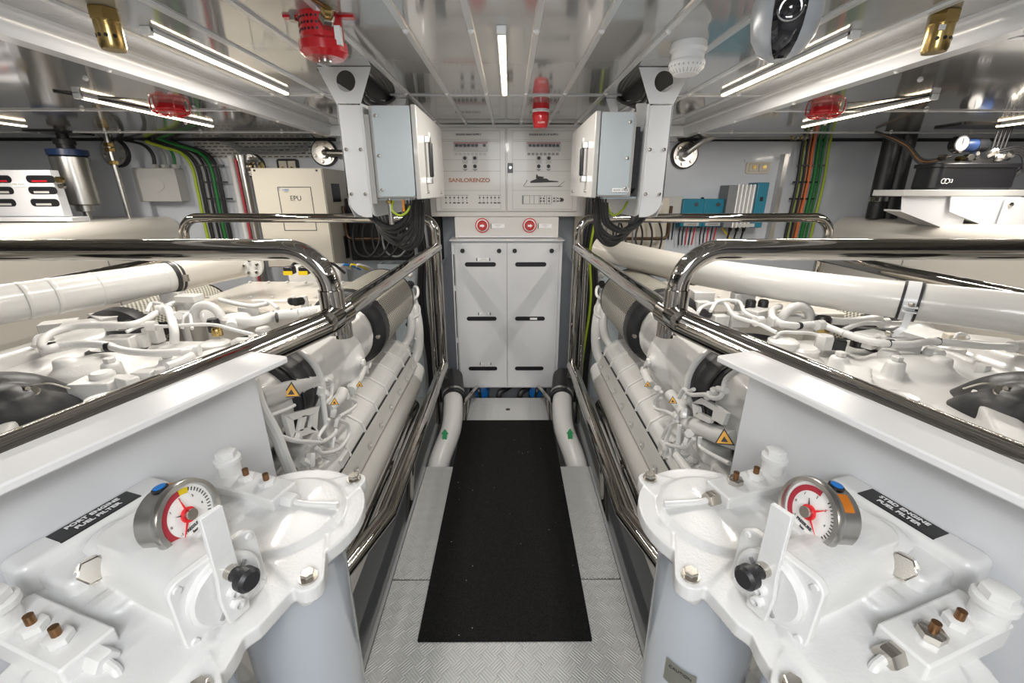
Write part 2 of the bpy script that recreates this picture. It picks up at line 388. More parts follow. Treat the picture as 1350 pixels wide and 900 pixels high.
# ------------------------------------------------------------ lower cabinet, stop switches, main panel
t = thing('cabinet', 'tall white two-door steel cabinet with six black slots at the end of the walkway', 'cabinet', (-0.005,3.1,0.06))
fin(B().bb(-0.375,0.368,2.905,3.35,0.06,1.14), 'cabinet_body', CAB, t, bevel=0.003)
fin(B().bb(-0.385,0.378,2.88,3.35,1.138,1.148), 'cabinet_top', CAB, t, bevel=0.002)
for i,(x0,x1) in enumerate(((-0.350,-0.006),(-0.002,0.345))):
    b = B().bb(x0,x1,2.888,2.905,0.075,1.125); d = fin(b, 'door', CAB, t, bevel=0.002)
    cx = (x0+x1)/2 + (-0.005 if i==0 else -0.015)
    for z in (0.985,0.605,0.225):
        w = 0.105
        sb = B().prism([(cx+x,z+y) for x,y in rrect(-w,-0.015,w,0.015,0.0149,6)], 0, 0.0015, Matrix(((1,0,0,0),(0,0,-1,2.888),(0,1,0,0),(0,0,0,1))))
        fin(sb, 'slot', BLK, d)
    for x in (x0+0.05, x1-0.05): fin(B().cyl((x,2.888,1.075),(x,2.884,1.075),0.015), 'lock', RUB, d)
    if i==0:
        for z,w in ((1.018,0.075),(0.640,0.07),(0.262,0.065)):
            fin(B().bb(cx-w/2+0.02,cx+w/2+0.02,2.8872,2.888,z-0.009,z+0.009), 'notice', PAPER, d)
            for k in range(2): text('lettering', 'VENTILATION GRID' if k else 'KEEP CLEAR', (cx+0.022,2.887,z+0.004-0.008*k), XA, ZA, 0.0045, INK, d, 0.0002)
            for q in (-1,1): fin(B().bb(cx+0.02+q*(w/2+0.006)-0.003,cx+0.02+q*(w/2+0.006)+0.003,2.8872,2.888,z-0.01,z+0.01), 'mark', INK, d)
    if i==1:
        fin(B().bb(cx-0.0,cx+0.05,2.8855,2.8865,0.597,0.611), 'notice', PAPER, d)
for z0,z1 in ((0.14,0.42),(0.46,0.80),(0.84,1.05)): fin(B().bb(-0.3645,-0.3595,2.898,2.9045,z0,z1), 'side_slot', DARK, t)
# pumps below the cabinet
for i,(x,l) in enumerate(((-0.20,'left'),(0.21,'right'))):
    p = thing('pump', 'small blue pump under the %s door of the white cabinet' % l, 'pump', (x,3.0,-0.05))
    fin(B().lathe([(0.03,0),(0.05,0.01),(0.055,0.05),(0.055,0.10),(0.03,0.12)], (x,2.93,0.0), (0,1,0)), 'pump_head', BLUE, p)
    fin(B().cyl((x,3.05,0.0),(x,3.22,0.0),0.05), 'motor', RUB, p)
    fin(B().bb(x-0.05,x+0.05,2.98,3.2,-0.06,-0.045), 'foot', STEEL, p)
t = thing('switch_box', 'white strip box with two red emergency stop knobs above the white cabinet', 'switch box', (0,3.0,1.15))
fin(B().bb(-0.355,0.345,2.985,3.35,1.150,1.285), 'housing', PANEL, t, bevel=0.002)
fin(B().bb(-0.33,0.32,2.975,2.985,1.152,1.165), 'lower_lip', CAB, t, bevel=0.002)
for x in (-0.170,0.150):
    k = fin(B().cyl((x,2.985,1.232),(x,2.979,1.232),0.048), 'switch_rose', RED, t)
    fin(B().cyl((x,2.979,1.232),(x,2.976,1.232),0.041), 'ring', PAPER, k)
    fin(B().lathe([(0.034,0),(0.033,0.015),(0.026,0.024),(0,0.025)], (x,2.976,1.232), (0,-1,0)), 'knob', REDP, k)
    fin(B().prism([(x-0.014,1.238),(x+0.002,1.238),(x+0.002,1.244),(x+0.018,1.232),(x+0.002,1.220),(x+0.002,1.226),(x-0.014,1.226)], 0, 0.0015, Matrix(((1,0,0,0),(0,0,-1,2.951),(0,1,0,0),(0,0,0,1)))), 'arrow', PAPER, k)
    fin(B().bb(x+0.062,x+0.150,2.9835,2.985,1.215,1.242), 'notice', PAPER, t)
    for q,tx in enumerate(('EMERGENCY', 'STOP')): text('lettering', tx, (x+0.106,2.983,1.234-0.011*q), XA, ZA, 0.006, GINK, t, 0.0002)
    fin(B().bb(x+0.056,x+0.061,2.983,2.985,1.212,1.245), 'mark', GREEN, t)
# main distribution panel
t = thing('distribution_panel', 'wide glossy white electrical distribution panel with two doors hung under the ceiling', 'electrical panel', (0,3.1,1.29))
fin(B().bb(-0.535,0.525,3.06,3.35,1.285,1.858), 'housing', PANEL, t, bevel=0.004)
FY = 3.046
def line(p, x0, x1, z0, z1, m=GINK, nm='border_line', y=FY): fin(B().bb(x0,x1,y-0.0008,y,z0,z1), nm, m, p)
for i,(x0,x1) in enumerate(((-0.485,-0.012),(0.0,0.475))):
    d = fin(B().bb(x0,x1,3.046,3.06,1.32,1.835), 'door', PANEL, t, bevel=0.002)
    a,c = x0+0.035, x1-0.035
    b = B()
    for z in (1.335,1.455,1.575,1.645,1.755,1.765,1.815): b.bb(a,c,FY-0.0008,FY,z-0.0008,z+0.0008)
    for x in (a,c): b.bb(x-0.0008,x+0.0008,FY-0.0008,FY,1.335,1.815)
    for z in (1.822,1.327): b.bb(x0+0.01,x1-0.01,FY-0.0008,FY,z-0.0006,z+0.0006)
    fin(b, 'border_line', GINK, d)
    cx = (x0+x1)/2
    text('lettering', 'ENGINE MAIN SUPPLY' if i==0 else 'ENGINE BACK UP SUPPLY', (cx,FY-0.001,1.795), XA, ZA, 0.012, INK, d, 0.0003, bold=0.0004)
    # breakers
    x = cx-0.10+(0.01 if i==0 else 0); nb = 8
    br = fin(B().bb(x-0.01,x+0.21,FY-0.008,FY,1.695,1.752), 'breaker_row', GREYB, t if False else d, bevel=0.001)
    fin(B().bb(x-0.01,x+0.21,FY-0.0095,FY-0.008,1.742,1.747), 'mark', DIALR, br) if False else None
    fin(B().bb(x-0.01,x+0.21,FY-0.0095,FY-0.008,1.743,1.747), 'red_line', DIALR, d)
    for k in range(nb):
        if i==0 and k==6: continue
        xx = x+0.002+k*0.0255
        fin(B().bb(xx,xx+0.019,FY-0.018,FY-0.008,1.722,1.738), 'breaker_switch', BLK, d, bevel=0.001)
    b = B()
    for k in range(8): b.bb(x-0.005+k*0.0265,x+0.014+k*0.0265,FY-0.001,FY,1.672,1.688)
    fin(b, 'tag_strip', GINK if i else GREYB, d)
    for q in (-0.03,0.035):
        fin(B().bb(cx+q-0.018,cx+q+0.018,FY-0.002,FY,1.622,1.668), 'pilot_mark', GREYB, d)
        fin(B().cyl((cx+q,FY-0.002,1.655),(cx+q,FY-0.006,1.655),0.011), 'pilot_light', INK, d)
        fin(B().cyl((cx+q,FY-0.001,1.605),(cx+q,FY-0.006,1.605),0.012), 'push_button', INK, d)
        fin(B().prism([(cx+q+x_,1.583+z_) for x_,z_ in ((-0.02,0.005),(0.02,0.005),(0,-0.007))], 0, 0.001, Matrix(((1,0,0,0),(0,0,-1,FY),(0,1,0,0),(0,0,0,1)))), 'pilot_mark', GINK, d)
    if i==0:
        text('lettering', 'SANLORENZO', (cx-0.005,FY-0.001,1.518), XA, ZA, 0.025, BRINK, d, 0.0005, bold=0.0012, sx=1.22)
        b = B(); rnd = random.Random(3)
        for x0_,x1_ in ((-0.43,-0.26),(-0.20,-0.045)):
            b.bb(x0_,x1_,FY-0.001,FY,1.424,1.4255)
            for k in range(6):
                xx = x0_+(x1_-x0_)*(k+0.5)/6
                b.bb(xx-0.0007,xx+0.0007,FY-0.001,FY,1.375,1.424)
                w = rnd.choice((0.006,0.010)); b.bb(xx-w,xx+w,FY-0.001,FY,1.372,1.379); b.bb(xx-0.005,xx+0.005,FY-0.001,FY,1.405,1.413)
        fin(b, 'schematic', INK, d)
    else:
        # side view of a yacht and its deck plan
        def zy(poly, nm='yacht_drawing', m=INK): fin(B().prism(poly, 0, 0.001, Matrix(((1,0,0,0),(0,0,-1,FY),(0,1,0,0),(0,0,0,1)))), nm, m, d)
        zy([(0.155,1.502),(0.345,1.508),(0.335,1.514),(0.28,1.518),(0.262,1.530),(0.205,1.532),(0.165,1.518),(0.152,1.510)])
        zy([(0.19,1.530),(0.235,1.530),(0.245,1.540),(0.205,1.545),(0.198,1.556),(0.193,1.556)])
        zy([(0.11,1.478),(0.36,1.478),(0.375,1.482),(0.11,1.480)]); zy([(0.345,1.482),(0.385,1.512),(0.381,1.512),(0.341,1.482)]); zy([(0.11,1.482),(0.135,1.520),(0.131,1.520),(0.106,1.482)])
        b = B(); z = 1.395
        for x_ in (0.10,0.104,0.108,0.15,0.18,0.215,0.225,0.25,0.265,0.285,0.30,0.32,0.33,0.35): b.bb(x_-0.001,x_+0.0012,FY-0.001,FY,z-0.026+max(0,(x_-0.28))*0.2,z+0.026-max(0,(x_-0.28))*0.2)
        b.bb(0.10,0.30,FY-0.001,FY,z-0.028,z-0.0265); b.bb(0.10,0.30,FY-0.001,FY,z+0.0265,z+0.028)
        for x_ in (0.22,0.24,0.275,0.31,0.335,0.355): b.bb(x_,x_+0.012,FY-0.001,FY,z-0.012,z-0.004); b.bb(x_,x_+0.010,FY-0.001,FY,z+0.006,z+0.014)
        b.lathe([(0.012,0),(0.012,0.001)], (0.37,FY,z), (0,-1,0), 16)
        fin(b, 'deck_plan', INK, d)
        fin(B().bb(0.003,0.037,FY-0.010,FY,1.565,1.625), 'latch', BLK, d, bevel=0.002)
        fin(B().cyl((0.020,FY-0.010,1.597),(0.020,FY-0.014,1.597),0.008), 'lock', STEEL, d)

# ------------------------------------------------------------ polished guard rails round the engines
RX, RZ, YF, YA_ = 0.435, 1.122, 2.70, 1.15
for s in (-1,1):
    t = thing('guard_rail', 'polished steel guard rail cage around the %s engine' % SIDE[s], 'guard rail', (s*RX,YF,-0.1))
    fin(B().tube([(s*0.435,YF+0.0,RZ),(s*0.478,YA_-0.04,RZ-0.005)], 0.029, 20), 'top_rail', CHROME, t)
    far = (s*1.0,0.0,RZ)
    fin(B().tube([(s*0.470,YA_+0.07,RZ-0.004),(s*0.495,YA_-0.02,1.105),(s*0.68,0.503,1.100),(s*0.857,-0.11,1.100)], 0.0365, 24), 'front_rail', CHROME, t)
    # front hoop: up, over and outboard
    fin(B().tube(fillet([(s*0.487,YA_+0.03,RZ-0.06),(s*0.487,YA_+0.03,1.300),(s*1.97,YA_+0.02,1.300),(s*1.97,YA_+0.02,1.03)], 0.11, 12), 0.029, 24), 'front_hoop', CHROME, t)
    fin(B().tube([(s*0.484,YA_+0.07,RZ-0.085),(s*0.484,YA_+0.07,RZ-0.02)], 0.026, 16), 'stub', CHROME, t)
    fin(B().tube([(s*0.487,YA_+0.03,1.135),(s*0.487,YA_+0.03,1.19)], 0.034, 20), 'sleeve', CHROME, t)
    fin(B().tube(fillet([(s*0.437,YF-0.02,RZ),(s*0.437,YF-0.02,1.295),(s*1.97,YF-0.02,1.300),(s*1.97,YF-0.02,1.07)], 0.12, 12), 0.027, 20), 'rear_hoop', CHROME, t)
    fin(B().tube([(s*1.97,YF+0.03,1.066),(s*1.97,0.1,1.066)], 0.035, 20), 'outer_rail', CHROME, t)
    fin(B().tube([(s*1.97,YF,1.066),(s*1.97,YF,-0.1)], 0.027, 16), 'post', CHROME, t)
    fin(B().tube([(s*0.437,YF,RZ-0.01),(s*0.437,YF,-0.13)], 0.027, 20), 'post', CHROME, t)
    fin(B().tube([(s*0.50,YF+0.02,RZ-0.03),(s*0.50,YF+0.02,-0.13)], 0.018, 16), 'post', CHROME, t)
    fin(B().tube([(s*0.430,YF-0.02,0.335),(s*0.432,1.27,0.335),(s*0.525,0.95,0.335),(s*0.685,0.4,0.335)], 0.029, 20), 'lower_rail', CHROME, t)
    fin(B().tube([(s*0.462,YF-0.02,0.31),(s*0.466,1.30,0.31)], 0.017, 16), 'lower_rail', CHROME, t)
    fin(B().tube([(s*0.45,1.75,0.32),(s*0.50,1.75,-0.13)], 0.017, 16), 'post', CHROME, t)
    # coolant pipes beside the walkway
    t = thing('coolant_pipe', 'white cooling pipe with a green arrow rising to the %s of the black mat' % SIDE[s], 'pipe', (s*0.37,2.3,-0.2))
    p = [(s*0.41,1.96,-0.25),(s*0.40,2.08,-0.05),(s*0.350,2.30,0.06),(s*0.35,2.45,0.135),(s*0.365,2.56,0.165)]
    fin(B().tube(spline(p,6), 0.062, 20), 'pipe', HOSEW, t)
    fin(B().tube([(s*0.355,2.53,0.155),(s*0.395,2.78,0.205)], 0.074, 20), 'rubber_sleeve', RUB, t)
    fin(B().tube([(s*0.358,2.56,0.161),(s*0.362,2.58,0.165)], 0.077, 20), 'clamp', STEEL, t)
    a = at(577 if s<0 else 756, 570, Y=2.20); 
    q = Vector((a.x, 2.215, a.z)); dd = Vector((s*-0.0,0.45,0.9)).normalized(); nn = Vector((0,-0.9,0.45)); xx = dd.cross(nn)
    M = Matrix((xx,dd,nn)).transposed().to_4x4(); M.translation = Vector((s*0.370,2.19,0.075))
    fin(B().prism([(-0.013,-0.05),(0.013,-0.05),(0.013,0.025),(0.022,0.025),(0,0.055),(-0.022,0.025),(-0.013,0.025)], 0, 0.010, M), 'flow_arrow', GRARR, t)
    # small pipes in the gap beneath
    t = thing('bilge_pipe', 'thin polished pipe bent beside the foot of the %s white cooling pipe' % SIDE[s], 'pipe', (s*0.28,2.6,-0.1))
    fin(B().tube(fillet([(s*0.30,2.45,-0.1),(s*0.30,2.60,0.10),(s*0.22,2.85,0.10),(s*0.20,2.95,-0.1)],0.05), 0.013), 'pipe', CHROME, t)
    fin(B().tube(fillet([(s*0.285,2.35,-0.12),(s*0.285,2.75,0.03),(s*0.285,2.95,0.03)],0.05), 0.010), 'pipe', CHROME, t)
for i,(x,l) in enumerate(((-0.07,'left'),(0.09,'right'))):
    t = fin(B().tube(fillet([(x,2.9,-0.1),(x,2.9,0.02),(x+0.1,3.0,0.04)],0.03), 0.022), 'drain_hose', RUB); tag(t, 'black drain hose under the white cabinet, the %s one of two between the blue pumps' % l, 'hose')
# ------------------------------------------------------------ hanging frames with control boxes
for s in (-1,1):
    Y0, Y1 = 1.72, 2.26
    t = thing('hanging_bracket', 'white sheet-metal hanging frame under the ceiling carrying the %s grey control box' % SIDE[s], 'bracket', (s*0.56,1.95,1.36))
    XZ = lambda y: Matrix(((s,0,0,0),(0,0,1,y),(0,1,0,0),(0,0,0,1)))
    # front plate: strip with a forked head and round hole, rounded foot
    foot = [(0.60+0.0,1.74),(0.602,1.45)] + [(0.535+0.067*math.cos(a)*1.0,1.43+0.075*math.sin(a)) for a in [-i*PI/2/6 for i in range(0,7)]] + [(0.517,1.355),(0.517,1.74)]
    fin(B().prism(foot, Y0, Y0+0.006, XZ(0)), 'front_plate', CAB, t)
    hole = circle(0.560,1.815,0.034,16)
    head = [(0.517,1.745),(0.602,1.745),(0.655,1.858),(0.468,1.858)]
    # head with a hole: two halves
    n = len(hole); 
    lo = [(0.602,1.745),(0.655,1.858),(0.560,1.858)] + [(0.560+0.034*math.cos(a),1.815+0.034*math.sin(a)) for a in [PI/2-PI*i/12 for i in range(13)]] + [(0.560,1.745)]
    hi = [(0.560,1.745)] + [(0.560+0.034*math.cos(a),1.815+0.034*math.sin(a)) for a in [-PI/2-PI*i/12 for i in range(13)]] + [(0.560,1.858),(0.468,1.858),(0.517,1.745)]
    fin(B().prism(lo, Y0, Y0+0.006, XZ(0)).prism(hi, Y0, Y0+0.006, XZ(0)), 'forked_head', CAB, t)
    fin(B().prism(lo, Y1, Y1+0.006, XZ(0)).prism(hi, Y1, Y1+0.006, XZ(0)), 'forked_head', CAB, t)
    # side plate towards the aisle, with rounded lower corner
    YZ = Matrix(((0,0,1,0),(1,0,0,0),(0,1,0,0),(0,0,0,1)))
    side = [(Y0,1.745),(Y0,1.40),(Y0+0.01,1.365),(Y0+0.05,1.355),(Y1-0.08,1.355),(Y1,1.42),(Y1,1.78)]
    fin(B().prism(side, s*0.513, s*0.518, YZ), 'side_plate', CAB, t)
    side2 = [(Y0,1.745),(Y0,1.40),(Y0+0.05,1.355),(Y0+0.12,1.355),(Y0+0.12,1.745)]
    fin(B().prism(side2, s*0.598, s*0.602, YZ), 'side_plate', CAB, t)
    for x in (0.533,0.586):
        for z in (1.595,1.44): fin(B().lathe([(0.007,0),(0.006,0.004),(0,0.005)], (s*x,Y0,z), (0,-1,0), 12), 'screw', BOLT, t)
    # box
    k = 'left' if s<0 else 'right'
    zt, zb = (1.742,1.425) if s<0 else (1.722,1.430)
    xi, xo = (0.345,0.495) if s<0 else (0.350,0.480)
    t = thing('control_box', ('grey control box hanging left of the walkway, without a label on its face' if s<0 else 'grey control box hanging right of the walkway, with a small white label'), 'control box', (s*0.42,2.0,zb))
    fin(B().bb(s*xi,s*xo,1.735,2.34,zb,zt), 'housing', GREYB, t, bevel=0.003)
    fin(B().prism([(u,z) for u,z in rrect(xi+0.0,zb+0.006,xo-0.015,zt-0.004,0.008)], 1.722, 1.736, XZ(0)) , 'cover_plate', BLUEG, t)
    fin(B().bb(s*(xi-0.022),s*(xi-0.003),1.728,2.345,zb-0.004,zt+0.002), 'door', GREYB, t, bevel=0.003)
    d = fin(B().bb(s*(xi+0.03),s*(xo+0.03),1.76,2.30,zb-0.008,zb), 'gland_plate', BLUEG, t)
    if s<0: fin(B().bb(-0.512,-0.495,1.73,1.76,zb-0.02,zt-0.03), 'mounting_strip', GREYB, t)
    else:
        fin(B().prism([(1.75,1.74),(1.75,1.46),(1.80,1.44),(1.80,1.72)], 0.478, 0.50, YZ), 'mounting_strip', RUB, t)
        fin(B().prism([(1.74,1.75),(1.74,1.69),(1.76,1.66),(1.76,1.75)], 0.478, 0.512, YZ), 'mounting_strip', GREYB, t)
    for z in (zt-0.035,(zt+zb)/2-0.01,zb+0.03): fin(B().lathe([(0.006,0),(0.006,0.003),(0,0.004)], (s*(xo-0.027),1.722,z), (0,-1,0), 12), 'screw', BOLT, t)
    # door handle with black grip
    h = fin(B().bb(s*(xi-0.045),s*(xi-0.022),1.86,1.885,zt-0.11,zt-0.085), 'handle', STEEL, t, bevel=0.002); fin(B().bb(s*(xi-0.045),s*(xi-0.022),1.86,1.885,zb+0.055,zb+0.08), 'handle_foot', STEEL, h, bevel=0.002)
    fin(B().bb(s*(xi-0.050),s*(xi-0.036),1.858,1.888,zb+0.08,zt-0.11), 'grip', BLK, h, bevel=0.004)
    fin(B().cyl((s*(xi-0.022),1.86,zb+0.022),(s*(xi-0.030),1.86,zb+0.022),0.006), 'hinge_screw', BOLT, t)
    fin(B().cyl((s*(xi-0.022),2.22,zb+0.02),(s*(xi-0.030),2.22,zb+0.02),0.006), 'hinge_screw', BOLT, t)
    fin(B().bb(s*(xi-0.0235),s*(xi-0.022),1.97,2.0,zt-0.10,zt-0.06), 'notice', PAPER, t)
    if s>0:
        fin(B().bb(0.405,0.468,1.7205,1.722,1.447,1.461), 'label_plate', PAPER, t)
        text('lettering', 'ELDOR  24V', (0.432,1.72,1.454), XA, ZA, 0.006, GINK, t, 0.0002)
        text('lettering', 'CE', (0.459,1.72,1.454), XA, ZA, 0.009, INK, t, 0.0002)
    # cable loops below
    rnd = random.Random(5+s)
    n = 7 if s<0 else 5
    for i in range(n):
        y = 1.78+i*0.045; x0 = s*(0.385+0.012*rnd.random()); dz = 0.10+0.02*i+0.03*rnd.random()
        pts = [(x0,y,zb),(x0,y,zb-0.03),(x0+s*0.02,y+0.02,zb-dz*0.8),(x0+s*0.09,y+0.03,zb-dz-0.01),(x0+s*0.16,y+0.04,zb-dz*0.75),(x0+s*0.20,y+0.10,zb-0.04),(x0+s*0.21,y+0.2,zb+0.02)]
        fin(B().tube(spline(pts,6), 0.009+0.004*(i%3==0), 10), 'cable', RUB, t)
        fin(B().hexa((x0,y,zb-0.022), (0,0,1), 0.015, 0.022), 'cable_gland', GREYB if i%3==0 else BLK, t)
    pts = [(s*0.44,1.76,zb-0.01),(s*0.445,1.75,zb-0.045),(s*0.415,1.75,zb-0.065),(s*0.385,1.76,zb-0.045),(s*0.38,1.8,zb)] if s<0 else [(s*0.40,1.80,zb-0.02),(s*0.43,1.80,zb-0.07),(s*0.47,1.81,zb-0.055),(s*0.50,1.85,zb-0.02)]
    fin(B().tube(spline(pts,6), 0.0045, 8), 'earth_cable', YELG, t)
    if s<0:
        fin(B().cyl((-0.455,1.765,zb),(-0.455,1.765,zb-0.10),0.009), 'threaded_rod', STEEL, t)
        fin(B().hexa((-0.455,1.765,zb-0.022),(0,0,1),0.014,0.014), 'nut', BRASS, t)
        fin(B().bb(-0.405,-0.397,1.755,1.762,zb-0.05,zb-0.005), 'cable_mark', ORANGE, t)
    # cable bundle along the ceiling recess behind the forked heads
    t = fin(B().bb(s*0.52,s*0.66,1.735,2.25,1.85,1.8595), 'cable_recess', DARK); tag(t, 'dark cable slot in the ceiling above the %s hanging frame' % SIDE[s], 'cable slot')
    for i in range(4):
        y = 1.83+i*0.03; x = s*(0.53+0.02*i)
        tag(fin(B().tube(spline([(x,y,1.86),(x,y+0.05,1.80-0.01*i),(x-s*0.02,y+0.2,1.80),(x-s*0.03,y+0.33,1.84),(x,y+0.4,1.86)],6), 0.007, 8), 'power_cable', RUB), 'black cable sagging from the ceiling slot at the %s hanging frame, %s from the walkway' % (SIDE[s],('nearest','second','third','farthest')[i]), 'cable', 'black cables behind the %s hanging frame' % SIDE[s])

# ------------------------------------------------------------ ceiling lamps
def led(x, y0, y1, z, label, pw):
    t = thing('strip_light', label, 'lamp', (x,(y0+y1)/2,z))
    fin(B().bb(x-0.013,x+0.013,y0,y1,z-0.012,z), 'channel', STRIP, t, bevel=0.002)
    fin(B().bb(x-0.009,x+0.009,y0+0.012,y1-0.004,z-0.018,z-0.012), 'diffuser', LED, t, bevel=0.002)
    fin(B().bb(x-0.013,x+0.013,y0-0.004,y0+0.012,z-0.020,z), 'end_cap', PAPER, t, bevel=0.002)
    area('lamp_light', (x,(y0+y1)/2,z-0.022), (x,(y0+y1)/2,0), 0.018, pw*1.5, (1,0.95,0.88), y1-y0)
led(-0.006,1.33,2.11,1.86,'short warm strip light on the ceiling right above the walkway', 5)
led(-0.945,1.34,2.10,1.86,'bright warm strip light on the ceiling panel above the left engine', 5)
led(0.950,1.36,2.12,1.86,'bright warm strip light on the ceiling panel above the right engine', 5)
led(-1.62,1.84,2.62,1.80,'warm strip light beside the red beacon on the outer left ceiling', 6)
led(1.64,1.84,2.62,1.80,'warm strip light beside the red beacon on the outer right ceiling', 6)
led(-2.64,1.85,2.62,1.80,'warm strip light at the far left edge of the ceiling', 6)
led(2.70,1.75,2.60,1.80,'warm strip light at the far right edge of the ceiling', 6)
for x,l in ((-0.95,'left'),(0.0,'middle'),(0.95,'right')): led(x,-1.5,-0.7,1.86,'unseen warm strip light added behind the camera for light, the %s one' % l, 6)  # unseen strips, added to light the room from behind the camera

# ------------------------------------------------------------ things on the ceiling
def nozzle(x, y, label, sticker):
    t = thing('extinguishing_nozzle', label, 'nozzle', (x,y,1.76))
    fin(B().hexa((x,y,1.86),(0,0,-1),0.031,0.030), 'nut', BRASS, t)
    fin(B().lathe([(0.027,0),(0.027,0.05),(0.024,0.058),(0,0.058)], (x,y,1.832),(0,0,-1),28), 'nozzle_body', BRASS, t, )
    for a in (-2.3,-1.75,-1.2,-0.6):
        d = Vector((math.cos(a),math.sin(a),0)); p = Vector((x,y,1.800))+d*0.0262
        fin(B().cyl(p,p+d*0.0015,0.0042,seg=12), 'nozzle_hole', BLK, t)
    if sticker: fin(B().bb(x-0.026,x-0.010,y-0.0265,y-0.0255,1.815,1.826), 'tag', PAPER, t)
nozzle(-0.95,1.225,'brass extinguishing nozzle on the ceiling above the left engine',0)
nozzle(1.07,1.235,'brass extinguishing nozzle with a white tag on the ceiling above the right engine',1)
# red horn left
t = thing('alarm_horn', 'red perforated alarm horn on the ceiling beside the left hanging frame', 'alarm horn', (-0.445,1.27,1.75))
fin(B().lathe([(0.050,0),(0.052,0.01),(0.052,0.055),(0.058,0.062),(0.058,0.082),(0.045,0.094),(0,0.097)], (-0.455,1.27,1.862),(0,0,-1),32), 'horn_body', RED, t)
b = B()
for r_ in range(3):
    for k in range(10):
        a = -PI*1.02+k*0.2; d = Vector((math.cos(a),math.sin(a),0)); p = Vector((-0.455,1.27,1.846-0.013*r_))+d*0.0515
        b.cyl(p,p+d*0.0012,0.0032,seg=8)
fin(b, 'sound_holes', BLK, t)
fin(B().cyl((-0.455,1.27,1.767),(-0.455,1.27,1.760),0.016), 'centre_cap', STEEL, t)
fin(B().hexa((-0.43,1.235,1.83),(0.35,-0.6,0.35),0.018,0.03), 'cable_gland', BOLT, t)
fin(B().hexa((-0.418,1.215,1.842),(0.3,-0.6,0.4),0.014,0.025), 'cable_gland', BRASS, t)
fin(B().tube(spline([(-0.41,1.205,1.85),(-0.42,1.18,1.856),(-0.44,1.12,1.858),(-0.45,1.02,1.857),(-0.43,0.9,1.858)],6),0.004,8), 'cable', COPPER, t)
for x,y in ((-0.52,1.27),(-0.40,1.21)): fin(B().hexa((x,y,1.862),(0,0,-1),0.012,0.014), 'bolt', BOLT, t)
fin(B().bb(-0.545,-0.37,1.262,1.282,1.855,1.862), 'bracket', RED, t)
fin(B().bb(-0.412,-0.398,1.235,1.25,1.79,1.83), 'tag', PAPER, t)
# outer red beacons
for s in (-1,1):
    c = at(226 if s<0 else 1086, 147 if s<0 else 150, Z=1.775)
    t = thing('alarm_beacon', 'red dish-shaped alarm beacon in a wire guard on the outer %s ceiling' % SIDE[s], 'alarm beacon', (c.x,c.y,1.74))
    fin(B().lathe([(0.055,0),(0.058,0.014),(0.046,0.030),(0,0.036)], (c.x,c.y,1.80),(0,0,-1),28), 'dome', RED, t)
    for k in range(6):
        a = k*PI/3+0.3; d = Vector((math.cos(a),math.sin(a),0)); o_ = Vector((c.x,c.y,0))
        fin(B().tube([o_+d*0.072+ZA*1.80,o_+d*0.070+ZA*1.778,o_+d*0.050+ZA*1.760,o_+d*0.02+ZA*1.757],0.003,8), 'guard_wire', RED, t)
    fin(B().tube([(c.x+0.065*math.cos(a),c.y+0.065*math.sin(a),1.772) for a in [k*PI/12 for k in range(25)]],0.004,8), 'guard_ring', RED, t)
    fin(B().tube([(c.x+s*0.08,c.y-0.02,1.785),(c.x+s*0.13,c.y-0.10,1.792),(c.x+s*0.22,c.y-0.28,1.797)],0.0035,8), 'cable', RUB, t)
# red cylinder sounder
t = thing('sounder', 'red cylindrical sounder with a white label band hanging near the distribution panel', 'sounder', (0.172,2.40,1.75))
fin(B().lathe([(0.040,0),(0.042,0.01),(0.042,0.05),(0.043,0.052),(0.043,0.06),(0.036,0.10),(0.034,0.108),(0.03,0.112),(0,0.112)], (0.172,2.40,1.862),(0,0,-1),32), 'sounder_body', RED, t)
fin(B().lathe([(0.0428,0),(0.0428,0.014)], (0.172,2.40,1.835),(0,0,-1),32), 'label_band', PAPER, t)
text('lettering', 'MULTI TONE', (0.172,2.356,1.828), XA, ZA, 0.008, INK, t, 0.0003)
text('lettering', 'ALARM', (0.172,2.359,1.772), XA, ZA, 0.008, PAPER, t, 0.0003)
# white smoke detector
x,y = at(908,62,Z=1.85).xy
t = thing('smoke_detector', 'white ribbed smoke detector on the ceiling beside the right hanging frame', 'smoke detector', (x,y,1.76))
fin(B().lathe([(0.050,0),(0.052,0.02),(0.046,0.028),(0.046,0.045),(0.050,0.05)], (x,y,1.862),(0,0,-1),32), 'base', PAPER, t)
fin(B().lathe([(0.050,0),(0.052,0.006),(0.049,0.018),(0.036,0.032),(0.034,0.034),(0,0.035)], (x,y,1.812),(0,0,-1),32), 'sensor_head', PAPER, t)
b = B()
for k in range(24):
    a = k*PI/12; d = Vector((math.cos(a),math.sin(a),0)); b.tube([Vector((x,y,1.800))+d*0.051, Vector((x,y,1.781))+d*0.036],0.0018,6)
fin(b, 'ribs', GREYB, t)
# camera
x,y = 0.575,1.03
t = thing('security_camera', 'silver dome security camera with a glossy black lens window on the ceiling', 'camera', (x,y,1.70))
fin(B().lathe([(0.055,0),(0.06,0.01),(0.058,0.03)], (x,y,1.862),(0,0,-1),32), 'mount', SILV, t)
b = B().lathe([(0.058,0),(0.064,0.02),(0.064,0.05),(0.058,0.085),(0.042,0.112),(0.018,0.126),(0,0.128)], (x,y,1.832),(0,0,-1),36)
fin(b, 'camera_body', SILV, t, angle=60)
dirv = Vector((-0.45,-1,0)).normalized()
b = B()
prof = [(0.0,0.018),(0.0,0.0)]
